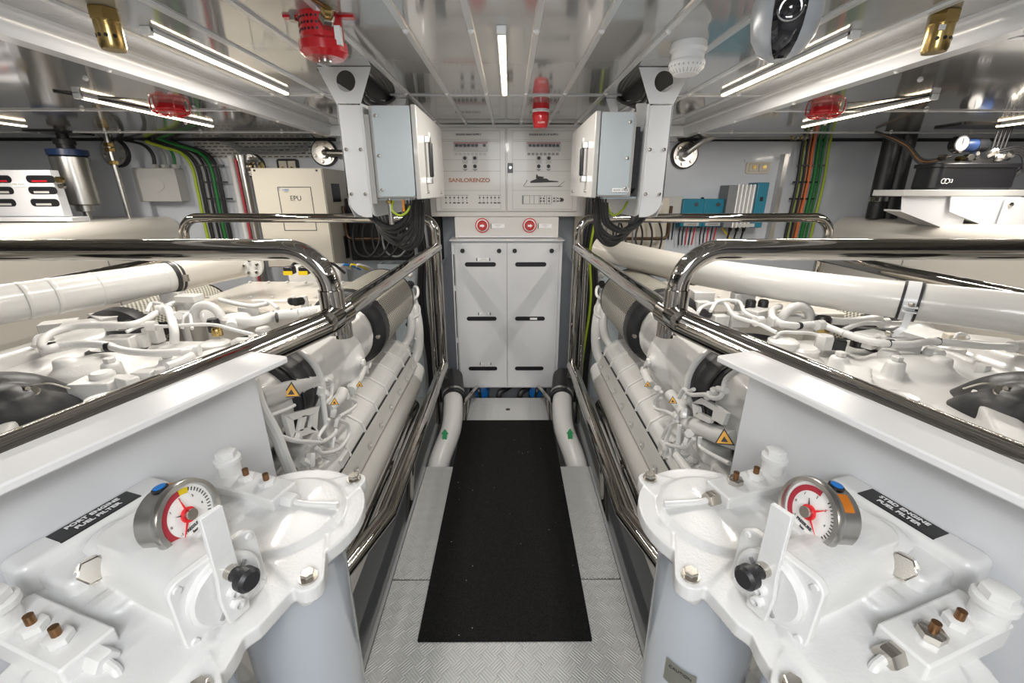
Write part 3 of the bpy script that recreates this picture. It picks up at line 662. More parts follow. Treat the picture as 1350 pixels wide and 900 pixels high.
# lens window: curved black band down the face
side = Vector((-dirv.y*-1,dirv.x*-1,0)); side = dirv.cross(ZA).normalized()
zs = [1.822,1.80,1.775,1.75,1.73,1.715,1.707]; rs = [0.0655,0.0665,0.066,0.0615,0.052,0.038,0.024]
rows = []
for z,r_ in zip(zs,rs):
    rows.append([b._v(Vector((x,y,z))+ (dirv*math.cos(a)+side*math.sin(a))*r_) for a in [(-0.42+0.84*k/8) for k in range(9)]])
for r0,r1 in zip(rows,rows[1:]):
    for k in range(8): b.bm.faces.new((r0[k],r0[k+1],r1[k+1],r1[k]))
bmesh.ops.recalc_face_normals(b.bm, faces=b.bm.faces)
ex = bmesh.ops.solidify(b.bm, geom=b.bm.faces[:], thickness=0.003)
wdw = fin(b, 'lens_window', LENS, t, angle=60)
lc = Vector((x,y,1.778))+dirv*0.064
fin(B().lathe([(0.024,0),(0.024,0.005),(0.020,0.006),(0.019,0.003),(0.016,0.003),(0.010,0.008),(0,0.010)], lc, dirv+Vector((0,0,-0.15)), 28), 'lens', LENS, wdw)
fin(B().tube([lc+dirv*0.004+(side*math.cos(a)+ZA*math.sin(a))*0.022 for a in [k*PI/12 for k in range(25)]],0.0016,6), 'lens_ring', STEEL, wdw)
# ------------------------------------------------------------ tanks outboard of the engines
for s in (-1,1):
    prof = [(s*2.50,-0.29),(s*2.50,1.17)]+[(s*(2.60-0.10*math.cos(a)),1.17+0.10*math.sin(a)) for a in [PI/2*i/8 for i in range(9)]]+[(s*4.15,1.27),(s*4.15,-0.29)]
    t = fin(B().alongY(prof, -1.5, 3.38), 'side_tank', TANK_WARM, angle=50)
    tag(t, 'long cream painted tank with a rounded top edge along the far %s side' % SIDE[s], 'tank')
    for z in (1.0,0.62):
        fin(B().bb(s*2.494,s*2.502,-1.5,3.37,z-0.002,z+0.002), 'panel_seam', GINK, t)
    for y in (0.9,1.9,2.7): fin(B().bb(s*2.494,s*2.502,y-0.002,y+0.002,0.0,1.15), 'panel_seam', GINK, t)
    fin(B().bb(s*2.52,s*3.9,1.05 if s>0 else 1.2,1.054 if s>0 else 1.204,1.269,1.2715), 'panel_seam', GINK, t)
    for i in range(5): fin(B().bb(s*2.49,s*2.50,1.35+i*0.28,1.39+i*0.28,0.90,0.925), 'vent', BLK, t) if i in (0,3) else None
YW = 3.40
def WXZ(y): return Matrix(((1,0,0,0),(0,0,-1,y),(0,1,0,0),(0,0,0,1)))
def rect_px(x0,y0,x1,y1,Y):
    a = at(x0,y0,Y=Y); b = at(x1,y1,Y=Y); return a.x,b.x,b.z,a.z     # x0,x1,zlow,zhigh
# EPU box
t = thing('power_unit_cabinet', 'cream metal cabinet lettered EPU on the back wall', 'cabinet', (-1.43,3.2,0.95))
fin(B().bb(-1.665,-1.20,2.99,YW,0.95,1.592), 'housing', CREAM, t, bevel=0.003)
d = fin(B().bb(-1.66,-1.205,2.982,2.99,0.955,1.588), 'door', CREAM, t, bevel=0.002)
b = B(); a0,a1,z0,z1 = -1.505,-1.290,1.20,1.475
for z in (z0,z1): b.bb(a0,a1,2.9805,2.982,z-0.0022,z+0.0022)
for x in (a0,a1): b.bb(x-0.0022,x+0.0022,2.9805,2.982,z0,z1)
fin(b, 'label_frame', INK, d)
text('lettering', 'EPU', (-1.397,2.9805,1.405), XA, ZA, 0.032, INK, d)
text('lettering', 'CABLE', (-1.455,2.9805,1.458), XA, ZA, 0.011, BLUE, d); text('lettering', 'SYSTEMS', (-1.455,2.9805,1.446), XA, ZA, 0.005, GINK, d)
fin(B().tube([(-1.492+0.006*math.cos(a),2.981,1.462+0.008*math.sin(a)) for a in [0.5+i*0.5 for i in range(10)]],0.001,6), 'emblem', BLUE, d)
for x in (-1.635,-1.235): fin(B().cyl((x,2.982,1.577),(x,2.976,1.577),0.006), 'screw', BLK, d)
fin(B().bb(-1.2,-1.196,3.10,3.24,1.38,1.50), 'side_vent', BLK, t)
fin(B().bb(-1.2,-1.19,3.2,3.26,0.98,1.14), 'side_vent', BLK, t)
# flanges
def flange(px, py, r, label, black=True, arm=None):
    p = at(px,py,Y=YW-0.02); t = thing('wall_flange', label, 'flange', (p.x,YW,p.z))
    fin(B().cyl((p.x,YW,p.z),(p.x,YW-0.02,p.z),r,seg=32), 'gasket', RUB, t)
    fin(B().cyl((p.x,YW-0.02,p.z),(p.x,YW-0.032,p.z),r*0.88,seg=32), 'plate', STEEL, t)
    for k in range(6):
        a = k*PI/3+0.3; q = Vector((p.x+r*0.66*math.cos(a),YW-0.03,p.z+r*0.66*math.sin(a))); fin(B().hexa(q,(0,-1,0),r*0.13,0.012), 'bolt', BOLT, t)
    if arm:
        pts = fillet([Vector((p.x,YW-0.03,p.z))]+[Vector(q) for q in arm],0.04)
        fin(B().tube(pts, 0.024, 16), 'pipe', STEEL, t)
        fin(B().cyl((p.x,YW-0.03,p.z),(p.x,YW-0.07,p.z),r*0.42,seg=20), 'socket', STEEL, t)
        d = (pts[-1]-pts[-2]).normalized()
        for k in range(4): fin(B().cyl(pts[-1]-d*(0.03+0.03*k),pts[-1]-d*(0.018+0.03*k),0.030,seg=16), 'pipe_rib', BRASS if k%2 else STEEL, t)
    return t
p = at(427,201,Y=3.25)
flange(427,201,0.095,'round black-rimmed steel flange on the back wall between the EPU cabinet and hanging frame', arm=[(p.x+0.02,3.28,p.z),(p.x+0.30,3.24,p.z-0.01)])
p = at(903,204,Y=3.25)
flange(903,204,0.098,'round black-rimmed wall flange with a bent pipe, right of the right hanging frame', arm=[(p.x+0.02,3.30,p.z+0.01),(p.x+0.13,3.27,p.z+0.10),(p.x+0.20,3.27,p.z+0.125),(p.x+0.85,3.27,p.z+0.125)])
p = at(335,219,Y=3.25)
flange(333,218,0.085,'dark flange half hidden behind the upper left corner of the EPU cabinet', arm=[(p.x-0.03,3.30,p.z),(p.x-0.09,3.30,p.z)])
p = at(150,200,Y=3.25)
flange(151,201,0.10,'round dark flange behind the thin steel pipe at the upper left', arm=None)
# framed sockets
def socket(x0,y0,x1,y1,label,frame):
    a,c,zl,zh = rect_px(x0,y0,x1,y1,YW-0.02); t = thing('wall_socket', label, 'socket', ((a+c)/2,YW,zl))
    fin(B().prism([(x,z) for x,z in rrect(a-0.015,zl-0.015,c+0.015,zh+0.015,0.02)], 0, 0.012, WXZ(YW)), 'frame', frame, t)
    w = (c-a)/2
    for k in range(2):
        o = fin(B().bb(a+w*k+0.004,a+w*(k+1)-0.004,YW-0.022,YW-0.012,zl,zh), 'socket_plate', CREAM, t, bevel=0.003)
        fin(B().cyl((a+w*(k+0.5),YW-0.022,zl+0.03),(a+w*(k+0.5),YW-0.028,zl+0.03),0.014), 'socket_core', BRASS, o)
socket(366,212,392,228,'black-framed double socket above the EPU cabinet', BLK)
socket(988,216,1013,226,'cream double socket plate on the right side of the back wall above the inverter', CREAM)
a,c,zl,zh = rect_px(982,210,1017,290,YW-0.004)
tag(fin(B().bb(c-0.02,c,YW-0.008,YW-0.001,zl,zh).bb(a,c,YW-0.008,YW-0.001,zh-0.02,zh), 'wall_trim', BULK), 'raised L-shaped trim on the right part of the back wall beside the inverter', 'trim')
# perforated cable tray
a,c,zl,zh = rect_px(296,187,408,204,YW-0.05)
t = thing('cable_tray', 'perforated steel cable tray with grey cables on the upper left back wall', 'cable tray', ((a+c)/2,YW,zl))
fin(B().bb(a-0.25,c,YW-0.006,YW-0.001,zl-0.02,1.79), 'tray_plate', TRAY, t)
for i in range(4):
    z = zl+0.012+0.012*i
    o = fin(B().tube(spline([(a-0.05,YW-0.03,1.785),(a+0.05,YW-0.03,z+0.03),(a+0.12,YW-0.03,z),(c-0.12,YW-0.03,z+0.004*i),(c-0.03,YW-0.03,z+0.02),(c-0.005,YW-0.03,1.785)],6),0.004,8), 'tray_cable', GRYC); tag(o, 'grey cable draped along the perforated tray, %s from its lower edge' % ('first','second','third','fourth')[i], 'cable', 'grey cables on the perforated tray')
# junction box
a,c,zl,zh = rect_px(174,222,236,265,YW-0.10)
t = thing('junction_box', 'grey plastic junction box with three cable glands on the left back wall', 'junction box', ((a+c)/2,YW,zl))
fin(B().bb(a,c+0.02,YW-0.09,YW,zl,zh), 'box_base', GREYB, t, bevel=0.004)
fin(B().bb(a-0.004,c+0.024,YW-0.105,YW-0.09,zl-0.004,zh+0.004), 'lid', GREYB, t, bevel=0.006)
fin(B().prism(circle((a+c)/2-0.02,(zl+zh)/2,0.07,24), 0, 0.003, Matrix(((1.3,0,0,-0.3*((a+c)/2)),(0,0,-1,YW-0.105),(0,0.75,0,0.25*(zl+zh)/2),(0,0,0,1)))), 'lid_ridge', GREYB, t)
for k in range(3):
    x = a+0.13+k*0.075
    g = fin(B().hexa((x,YW-0.05,zh),(0,0,1),0.026,0.03), 'cable_gland', GREYB, t)
    col = (RUB,GRYC,GREEN)[k]
    for j in range(3 if k<2 else 2): fin(B().tube(spline([(x+0.008*j-0.008,YW-0.05,zh+0.02),(x-0.005+0.008*j,YW-0.05,zh+0.10),(x-0.06+0.01*j,YW-0.045,zh+0.16),(x-0.18+0.01*j,YW-0.04,1.79)],5),0.006,8), 'cable', col, t)
# cable bundles
def bundle(cols, pts_px, Y, label, spread, top, name='cable'):
    n = len(cols)
    for i,(cn,m) in enumerate(cols):
        off = (i-(n-1)/2)*spread
        pts = []
        for (px,py,k) in pts_px:
            p = at(px,py,Y=Y); pts.append(p+Vector((off*k,0.012*(i%2)-0.02,off*0.4*(1-k) if k<1 else 0)))
        o = fin(B().tube(spline(pts,5), 0.0085+0.003*(i%3==0), 8), name, m)
        tag(o, '%s cable, number %s from left in %s' % (cn, ('one','two','three','four','five','six','seven','eight','nine','ten','eleven')[i], label), 'cable', 'cables in '+label)
LC = [('yellow-green',YELG),('black',RUB),('black',RUB),('dark grey',GRYC),('black',BLK),('black',RUB),('green',GREEN),('black',RUB),('black',BLK)]
bundle(LC, [(205,184,0.6),(232,193,0.8),(258,202,1),(272,220,1),(279,250,1),(286,285,1),(296,330,1)], YW-0.03, 'the bundle left of the EPU cabinet', 0.0225, 0)
RC = [('black',RUB),('yellow',YELG),('black',BLK),('brown',COPPER),('orange',ORG),('grey',GRYC),('dark green',GREEN),('green',GREEN),('bright green',GREEN),('grey',GRYC),('yellow-green',YELG)]
bundle(RC, [(1075,183,1),(1072,200,1),(1068,230,1),(1063,255,1),(1057,280,1),(1048,320,1)], YW-0.03, 'the colourful bundle on the right back wall', 0.0195, 0)
for sx,xs in ((-1,(276,281,288)),(1,(1070,1064,1059))):
    for k,px in enumerate(xs):
        py = (218,240,262)[k]; p = at(px,py,Y=YW-0.06)
        tag(fin(B().bb(p.x-0.10,p.x+0.10,YW-0.055,YW-0.047,p.z-0.006,p.z+0.006), 'cable_tie', BLK), '%s black tie round the %s cable bundle' % (('upper','middle','lower')[k],'left' if sx<0 else 'colourful right'), 'cable tie', 'cable ties on the %s bundle' % ('left' if sx<0 else 'right'))
# vertical pipes on the left wall
def vpipe(px, y0, y1, r, Y, m, label, name='pipe', rib=0):
    a = at(px,y0,Y=Y); b_ = at(px,y1,Y=Y); t = thing(name, label, 'pipe', (a.x,Y,-0.30))
    fin(B().tube([(a.x,Y,a.z),(a.x,Y,-0.30)], r, 18), 'pipe', m, t)
    fin(B().cyl((a.x,Y,a.z-0.03),(a.x,Y,a.z+0.005),r*1.2,seg=18), 'cap', m, t)
    return a.x
vpipe(317,206,300,0.034,YW-0.12,STEEL,'vertical steel pipe standing just left of the EPU cabinet')
vpipe(304,206,300,0.018,YW-0.10,HOSEW,'thin white vertical pipe between the cable bundle and the steel pipe')
vpipe(310,210,300,0.007,YW-0.16,DIALR,'thin red vertical pipe in front of the steel pipe by the EPU cabinet')
t = thing('steel_pipe', 'slim polished pipe with brass couplings running from the ceiling to the left tank', 'pipe', (-2.85,3.15,1.27))
x = at(146,200,Y=3.15).x
fin(B().tube([(x,3.15,1.80),(x,3.15,1.27)], 0.016, 16), 'pipe', STEEL, t)
for z in (1.73,1.70,1.62): fin(B().hexa((x,3.15,z),(0,0,1),0.030,0.025), 'coupling', BRASS, t)
# steel canister
x = at(100,235,Y=3.0).x
t = thing('steel_canister', 'brushed steel cylinder with a blue collar hung between ceiling and left tank', 'canister', (x,3.0,1.27))
fin(B().lathe([(0.02,0),(0.02,0.05),(0.05,0.055),(0.05,0.09),(0.098,0.10),(0.098,0.385),(0.09,0.395)], (x,3.0,1.27),(0,0,1),32), 'body', STEEL, t)
fin(B().lathe([(0.102,0),(0.102,0.035),(0.06,0.04)], (x,3.0,1.665),(0,0,1),32), 'collar', NAVY, t)
fin(B().lathe([(0.045,0),(0.045,0.03),(0.055,0.03),(0.055,0.06),(0.03,0.065),(0.03,0.10)], (x,3.0,1.70),(0,0,1),24), 'neck', RUB, t)
fin(B().bb(x-0.12,x+0.10,2.88,3.12,1.793,1.80), 'mount_plate', BLK, t)
# slotted shelf unit far left
YS = 2.75
a,c,zl,zh = rect_px(-60,224,84,280,YS)
t = thing('slotted_locker', 'white slotted sheet-metal locker with red and dark things inside at the far left', 'locker', ((a+c)/2,YS,zl))
b = B().bb(a,c,YS-0.004,YS,zl-0.02,zh)
fin(b, 'front', CAB, t, bevel=0.001)
fin(B().bb(a,c,YS,YS+0.05,zl-0.024,zl-0.02), 'bottom', CAB, t); fin(B().bb(c-0.004,c,YS,YS+0.05,zl-0.02,zh), 'side', CAB, t)
for j,py in enumerate((236,251,267)):
    for k,px in enumerate((0,57)):
        sx0,sx1,s0,s1 = rect_px(px-23+j*3,py-5,px+18+j*3,py+5,YS)
        o = fin(B().prism([(x,z) for x,z in rrect(sx0,s0,sx1,s1,(s1-s0)/2-0.001)], 0, 0.002, WXZ(YS-0.004)), 'slot', BLK, t)
        fin(B().bb(sx0+0.03,sx1-0.03-0.02*k,YS-0.0075,YS-0.006,s0+0.006,s0+(0.014 if j==0 else 0.018)), 'thing_behind_slot', RED if j==0 else GREYB, o)
sx0,sx1,s0,s1 = rect_px(16,240,36,246,YS)
fin(B().bb(sx0,sx1,YS-0.006,YS-0.004,s0,s1), 'notice', PAPER, t); text('lettering', 'FIRE MAIN', ((sx0+sx1)/2,YS-0.0065,(s0+s1)/2), XA, ZA, 0.012, GINK, t, 0.0003)
a,c,zl2,zh2 = rect_px(-60,281,97,296,YS-0.05)
fin(B().bb(a,c,YS-0.05,YS+0.07,zl-0.05,zl-0.026), 'shelf', CAB, t, bevel=0.003)
fin(B().bb(c-0.05,c,YS-0.04,YS+0.06,1.272,zl-0.05), 'shelf_foot', CAB, t, bevel=0.003)
fin(B().bb(a,a+0.05,YS-0.04,YS+0.06,1.272,zl-0.05), 'shelf_foot', CAB, t, bevel=0.003)
p = at(82,237,Y=YS-0.01)
fin(B().hexa(p,(0,-1,0),0.02,0.03), 'bolt', BRASS, t); fin(B().hexa(p+Vector((-0.0,0,-0.035)),(0,-1,0),0.016,0.03), 'bolt', BOLT, t)
# right wall: black hoses, bracket with pump
a = at(1185,190,Y=3.1); b_ = at(1165,292,Y=3.1)
for i,(dx,l) in enumerate(((-0.05,'left'),(0.045,'right'))):
    t = thing('black_hose', 'thick black upright hose with a steel clamp, %s of the pair at the right' % l, 'hose', (a.x+dx-0.05,3.1,1.27))
    fin(B().tube([(a.x+dx,3.1,1.80),(a.x+dx+0.01,3.1,1.50),(a.x+dx+0.02,3.1,1.272)], 0.052, 20), 'hose', RUB, t)
    z = 1.40 if i==0 else 1.44
    fin(B().tube([(a.x+dx+0.015,3.1,z-0.015),(a.x+dx+0.014,3.1,z+0.015)], 0.056, 20), 'clamp', STEEL, t)
    fin(B().bb(a.x+dx-0.06,a.x+dx-0.03,3.04,3.07,z-0.014,z+0.014), 'clamp_screw', STEEL, t)
YB = 2.55
a,c,zl,zh = rect_px(1193,249,1336,262,YB)
t = thing('wall_shelf', 'white angular wall bracket shelf with two sloping gussets at the far right', 'shelf', ((a+c)/2,YB,1.35))
zt = at(1250,250,Y=YB).z
fin(B().bb(a,c+0.15,YB,YB+0.22,zt-0.035,zt), 'shelf_top', GREYB, t, bevel=0.003)
for k in (0,1):
    x0 = a+0.02+k*0.26
    fin(B().prism([(x0,zt-0.035),(x0+0.02,zt-0.12),(x0+0.36,zt-0.235),(x0+0.40,zt-0.235),(x0+0.40,zt-0.035)], 0, 0.006, WXZ(YB+0.03+k*-0.02)), 'gusset', CAB, t)
    fin(B().prism([(x0+0.02,zt-0.12),(x0+0.36,zt-0.235),(x0+0.36,zt-0.225),(x0+0.02,zt-0.11)], -0.12, 0.0, WXZ(YB+0.03)), 'gusset_flange', GREYB, t)
fin(B().bb(c-0.06,c+0.15,YB-0.02,YB-0.014,zt-0.235,zt-0.04), 'end_plate', CAB, t)
for z in (zt-0.08,zt-0.2): fin(B().hexa((c-0.03,YB-0.02,z),(0,-1,0),0.014,0.01), 'bolt', BOLT, t)
a,c,zl,zh = rect_px(1222,222,1322,249,YB+0.1)
t = thing('bilge_valve_pump', 'black pump tub topped by steel fittings, a pressure gauge and a blue motor', 'pump', ((a+c)/2,YB+0.2,zt+0.001))
z0 = zt+0.001
fin(B().prism([(x,y) for x,y in rrect(a,YB+0.03,c,YB+0.20,0.05)], z0, z0+0.135), 'tub', BLK, t, bevel=0.01)
fin(B().prism([(x,y) for x,y in rrect(a-0.01,YB+0.02,c+0.01,YB+0.21,0.05)], z0+0.118, z0+0.140), 'tub_rim', BLK, t, bevel=0.004)
for k in range(2): fin(B().tube([(a+0.05+0.02*k+0.013*math.cos(q),YB+0.027,z0+0.045+0.013*math.sin(q)) for q in [i*PI/6 for i in range(11)]],0.002,6), 'emblem', PAPER, t)
text('lettering', '33', (a+0.09,YB+0.027,z0+0.045), XA, ZA, 0.02, PAPER, t)
fin(B().bb(a+0.16,c-0.12,YB+0.08,YB+0.2,z0+0.14,z0+0.165), 'manifold', STEEL, t, bevel=0.004)
fin(B().cyl((a+0.15,YB+0.13,z0+0.24),(a+0.26,YB+0.13,z0+0.24),0.034), 'motor', NAVY, t)
fin(B().cyl((a+0.26,YB+0.13,z0+0.24),(a+0.32,YB+0.13,z0+0.24),0.036), 'motor_end', BLK, t)
g = fin(B().cyl((a+0.10,YB+0.08,z0+0.24),(a+0.10,YB+0.04,z0+0.24),0.042,seg=28), 'gauge', BLK, t); fin(B().cyl((a+0.10,YB+0.0395,z0+0.24),(a+0.10,YB+0.038,z0+0.24),0.036,seg=28), 'dial', DIALW, g)
fin(B().bb(a+0.099,a+0.101,YB+0.036,YB+0.038,z0+0.235,z0+0.268), 'needle', INK, g)
rnd = random.Random(4)
for k in range(12):
    x = a+0.06+rnd.random()*0.36; z = z0+0.16+rnd.random()*0.05
    fin(B().hexa((x,YB+0.05+0.1*rnd.random(),z),(rnd.choice((0,1)),-1,rnd.choice((0,1))),0.014+0.008*rnd.random(),0.04), 'fitting', rnd.choice((BOLT,STEEL,BOLT,BRASS)), t)
for k in range(4): fin(B().cyl((a+0.34+k*0.022,YB+0.1,z0+0.15),(a+0.34+k*0.024,YB+0.1,1.795),0.006), 'riser', RUB, t)
for k in range(4): fin(B().tube(spline([(a+0.36,YB+0.10,z0+0.17+0.012*k),(c-0.02,YB+0.06,z0+0.19+0.012*k),(c+0.03,YB+0.06,z0+0.10+0.01*k),(c-0.01,YB+0.08,z0+0.06)],6),0.007,8), 'hose', RUB, t)
for k in range(3): fin(B().tube(spline([(a-0.2,YB+0.3,1.79),(a-0.08,YB+0.2,1.70+0.01*k),(a+0.0,YB+0.14,1.60+0.012*k),(a+0.12,YB+0.10,z0+0.18)],6),0.007,8), 'hose', COPPER if k==1 else RUB, t)
fin(B().prism(rrect(a+0.05,YB+0.02,c+0.12,YB+0.2,0.02), 1.792,1.80), 'top_plate', BLK, t)
# chargers
def charger(x0,x1,l):
    a,c,zl,zh = rect_px(x0,262,x1,299,YW-0.10); t = thing('battery_charger', 'teal battery charger on the back wall, %s' % l, 'charger', ((a+c)/2,YW,zl))
    fin(B().bb(a,c,YW-0.10,YW,zl,zh), 'housing', TEAL, t, bevel=0.006)
    fin(B().bb(a-0.01,a+0.01,YW-0.05,YW-0.04,zl-0.01,zh+0.01), 'lug', TEAL, t); fin(B().bb(c-0.01,c+0.01,YW-0.05,YW-0.04,zl-0.01,zh+0.01), 'lug', TEAL, t)
    fin(B().cyl(((a+c)/2+0.02,YW-0.10,zh-0.04),((a+c)/2+0.02,YW-0.104,zh-0.04),0.014), 'emblem', INK, t)
    fin(B().bb(a+0.025,c-0.025,YW-0.103,YW-0.10,zl+0.008,zl+0.03), 'label_plate', GREYB, t); text('lettering', 'CHARGER', ((a+c)/2,YW-0.104,zl+0.019), XA, ZA, 0.012, INK, t)
    for k,m in enumerate((BLK,BLK,RED,BLK,RED)): fin(B().tube([(a+0.02+0.028*k,YW-0.06,zl),(a+0.02+0.028*k,YW-0.05,zl-0.06),(a+0.03+0.025*k,YW-0.04,zl-0.14)],0.005,8), 'wire', m, t)
charger(901,925,'left of two'); charger(930,953,'right of two, beside the ribbed inverter')
a,c,zl,zh = rect_px(962,242,1004,300,YW-0.14)
t = thing('inverter', 'grey ribbed inverter with a teal end block on the back wall', 'inverter', ((a+c)/2,YW,zl))
w = c-a
fin(B().bb(a,a+w*0.2,YW-0.14,YW,zl,zh-0.01), 'end_block', mat('inverter_grey',(0.16,0.17,0.18),0.4), t, bevel=0.004)
fin(B().bb(a+w*0.2,a+w*0.72,YW-0.12,YW,zl,zh-0.01), 'rib_body', mat('inverter_mid',(0.36,0.36,0.35),0.4), t)
for k in range(5): fin(B().bb(a+w*(0.23+0.1*k),a+w*(0.26+0.1*k),YW-0.14,YW-0.12,zl,zh-0.005), 'cooling_rib', PAPER, t)
fin(B().bb(a+w*0.72,c,YW-0.14,YW,zl,zh+0.008), 'end_block', TEAL, t, bevel=0.005)
fin(B().bb(a+w*0.82,a+w*0.90,YW-0.143,YW-0.14,zh-0.12,zh-0.09), 'button', BLK, t)
fin(B().bb(a+w*0.35,a+w*0.8,YW-0.143,YW-0.14,zl+0.005,zl+0.03), 'label_plate', GREYB, t)
for k in range(3): fin(B().hexa((a+w*(0.3+0.18*k),YW-0.08,zl),(0,0,-1),0.014,0.03), 'cable_gland', BLK, t); fin(B().tube([(a+w*(0.3+0.18*k),YW-0.08,zl-0.02),(a+w*(0.28+0.18*k),YW-0.06,zl-0.12)],0.007,8), 'wire', BLK, t)
fin(B().tube([(a+w*0.1,YW-0.06,zl),(a+w*0.25,YW-0.06,zl-0.05),(a+w*0.45,YW-0.06,zl-0.12)],0.006,8), 'wire', YEL, t)
a,c,zl,zh = rect_px(866,259,899,277,YW-0.08)
t = thing('flat_box', 'pale grey flat box on the back wall left of the teal chargers', 'box', ((a+c)/2,YW,zl))
fin(B().bb(a,c,YW-0.08,YW,zl-0.06,zh), 'housing', GREYB, t, bevel=0.003)
for k in range(7): fin(B().tube([(a+0.01+0.025*k,YW-0.05,zl-0.06),(a+0.012+0.025*k,YW-0.04,zl-0.22)],0.005,8), 'wire', BLK if k else RED, t)
# cable channel beside the colourful bundle
a,c,zl,zh = rect_px(1040,203,1050,330,YW-0.05)
tag(fin(B().bb(a-0.03,a+0.0,YW-0.06,YW-0.001,zl,zh), 'cable_channel', STEEL), 'narrow steel cable channel left of the colourful cables on the back wall', 'channel')
# clutter behind the rails near the panel: hoses and equipment
for s in (-1,1):
    k = SIDE[s]
    t = thing('equipment_cabinet', 'grey steel cabinet low behind the %s rail post beside the white cabinet' % k, 'cabinet', (s*0.75,3.25,-0.28))
    fin(B().bb(s*0.56,s*0.95,3.12,3.38,-0.28,0.95), 'housing', BLUEG, t, bevel=0.004)
    b = B()
    for i in range(14): b.bb(s*0.565,s*0.585,3.113,3.12,0.05+i*0.06,0.09+i*0.06)
    fin(b, 'vent_slots', DARK, t)
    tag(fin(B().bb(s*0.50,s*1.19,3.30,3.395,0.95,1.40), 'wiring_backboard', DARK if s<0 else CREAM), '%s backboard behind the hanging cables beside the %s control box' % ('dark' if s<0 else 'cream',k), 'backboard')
    cols = [RUB,RUB,GRYC,RUB,BLK,RUB,GRYC] if s<0 else [RUB,RUB,BLK,YELG,RUB,RUB,GRYC]
    rnd = random.Random(9+s)
    for i,m in enumerate(cols):
        x = s*(0.52+0.02*i)
        pts = [(x,3.0+0.02*i,1.75),(x+s*0.02*rnd.random(),2.98,1.35),(x-s*0.01,3.0,1.05),(x+s*0.02,3.02,0.7),(x-s*0.01,3.04,0.2),(x,3.05,-0.25)]
        cn = 'black' if m in (RUB,BLK) else ('grey' if m==GRYC else 'yellow-green')
        tag(fin(B().tube(spline(pts,6),0.010+0.004*rnd.random(),8), 'hanging_cable', m), '%s cable down behind the %s rail post, %s from the walkway' % (cn,k,('first','second','third','fourth','fifth','sixth','seventh')[i]), 'cable', 'cables behind the %s rail post' % k)
    for i in range(6):
        x = s*(0.62+0.07*i); cx = x; r = 0.05+0.02*rnd.random()
        pts = [(x,3.2,1.34),(x-s*0.03,3.15,1.25),(x-s*0.06,3.1,1.12),(x,3.05,1.02),(x+s*0.10,3.08,1.04),(x+s*0.14,3.15,1.16),(x+s*0.12,3.24,1.28)]
        tag(fin(B().tube(spline(pts,6),0.007,8), 'looped_cable', RUB if i!=2 else GRYC), '%s cable loop hung behind the %s control box, %s from the walkway' % ('black' if i!=2 else 'grey',k,('first','second','third','fourth','fifth','sixth')[i]), 'cable', 'looped cables behind the %s control box' % k)
    p0 = at(478 if s<0 else 865, 322, Y=3.15)
    tag(fin(B().tube(fillet([(s*1.18,3.22,1.35),(s*1.18,3.22,1.12),(s*0.5,3.22,1.12)],0.04),0.012,12), 'brown_pipe', mat('brown_pipe',(0.10,0.06,0.035),0.3,0.6)), 'thin brown pipe bent along the wall behind the %s control box' % k, 'pipe')
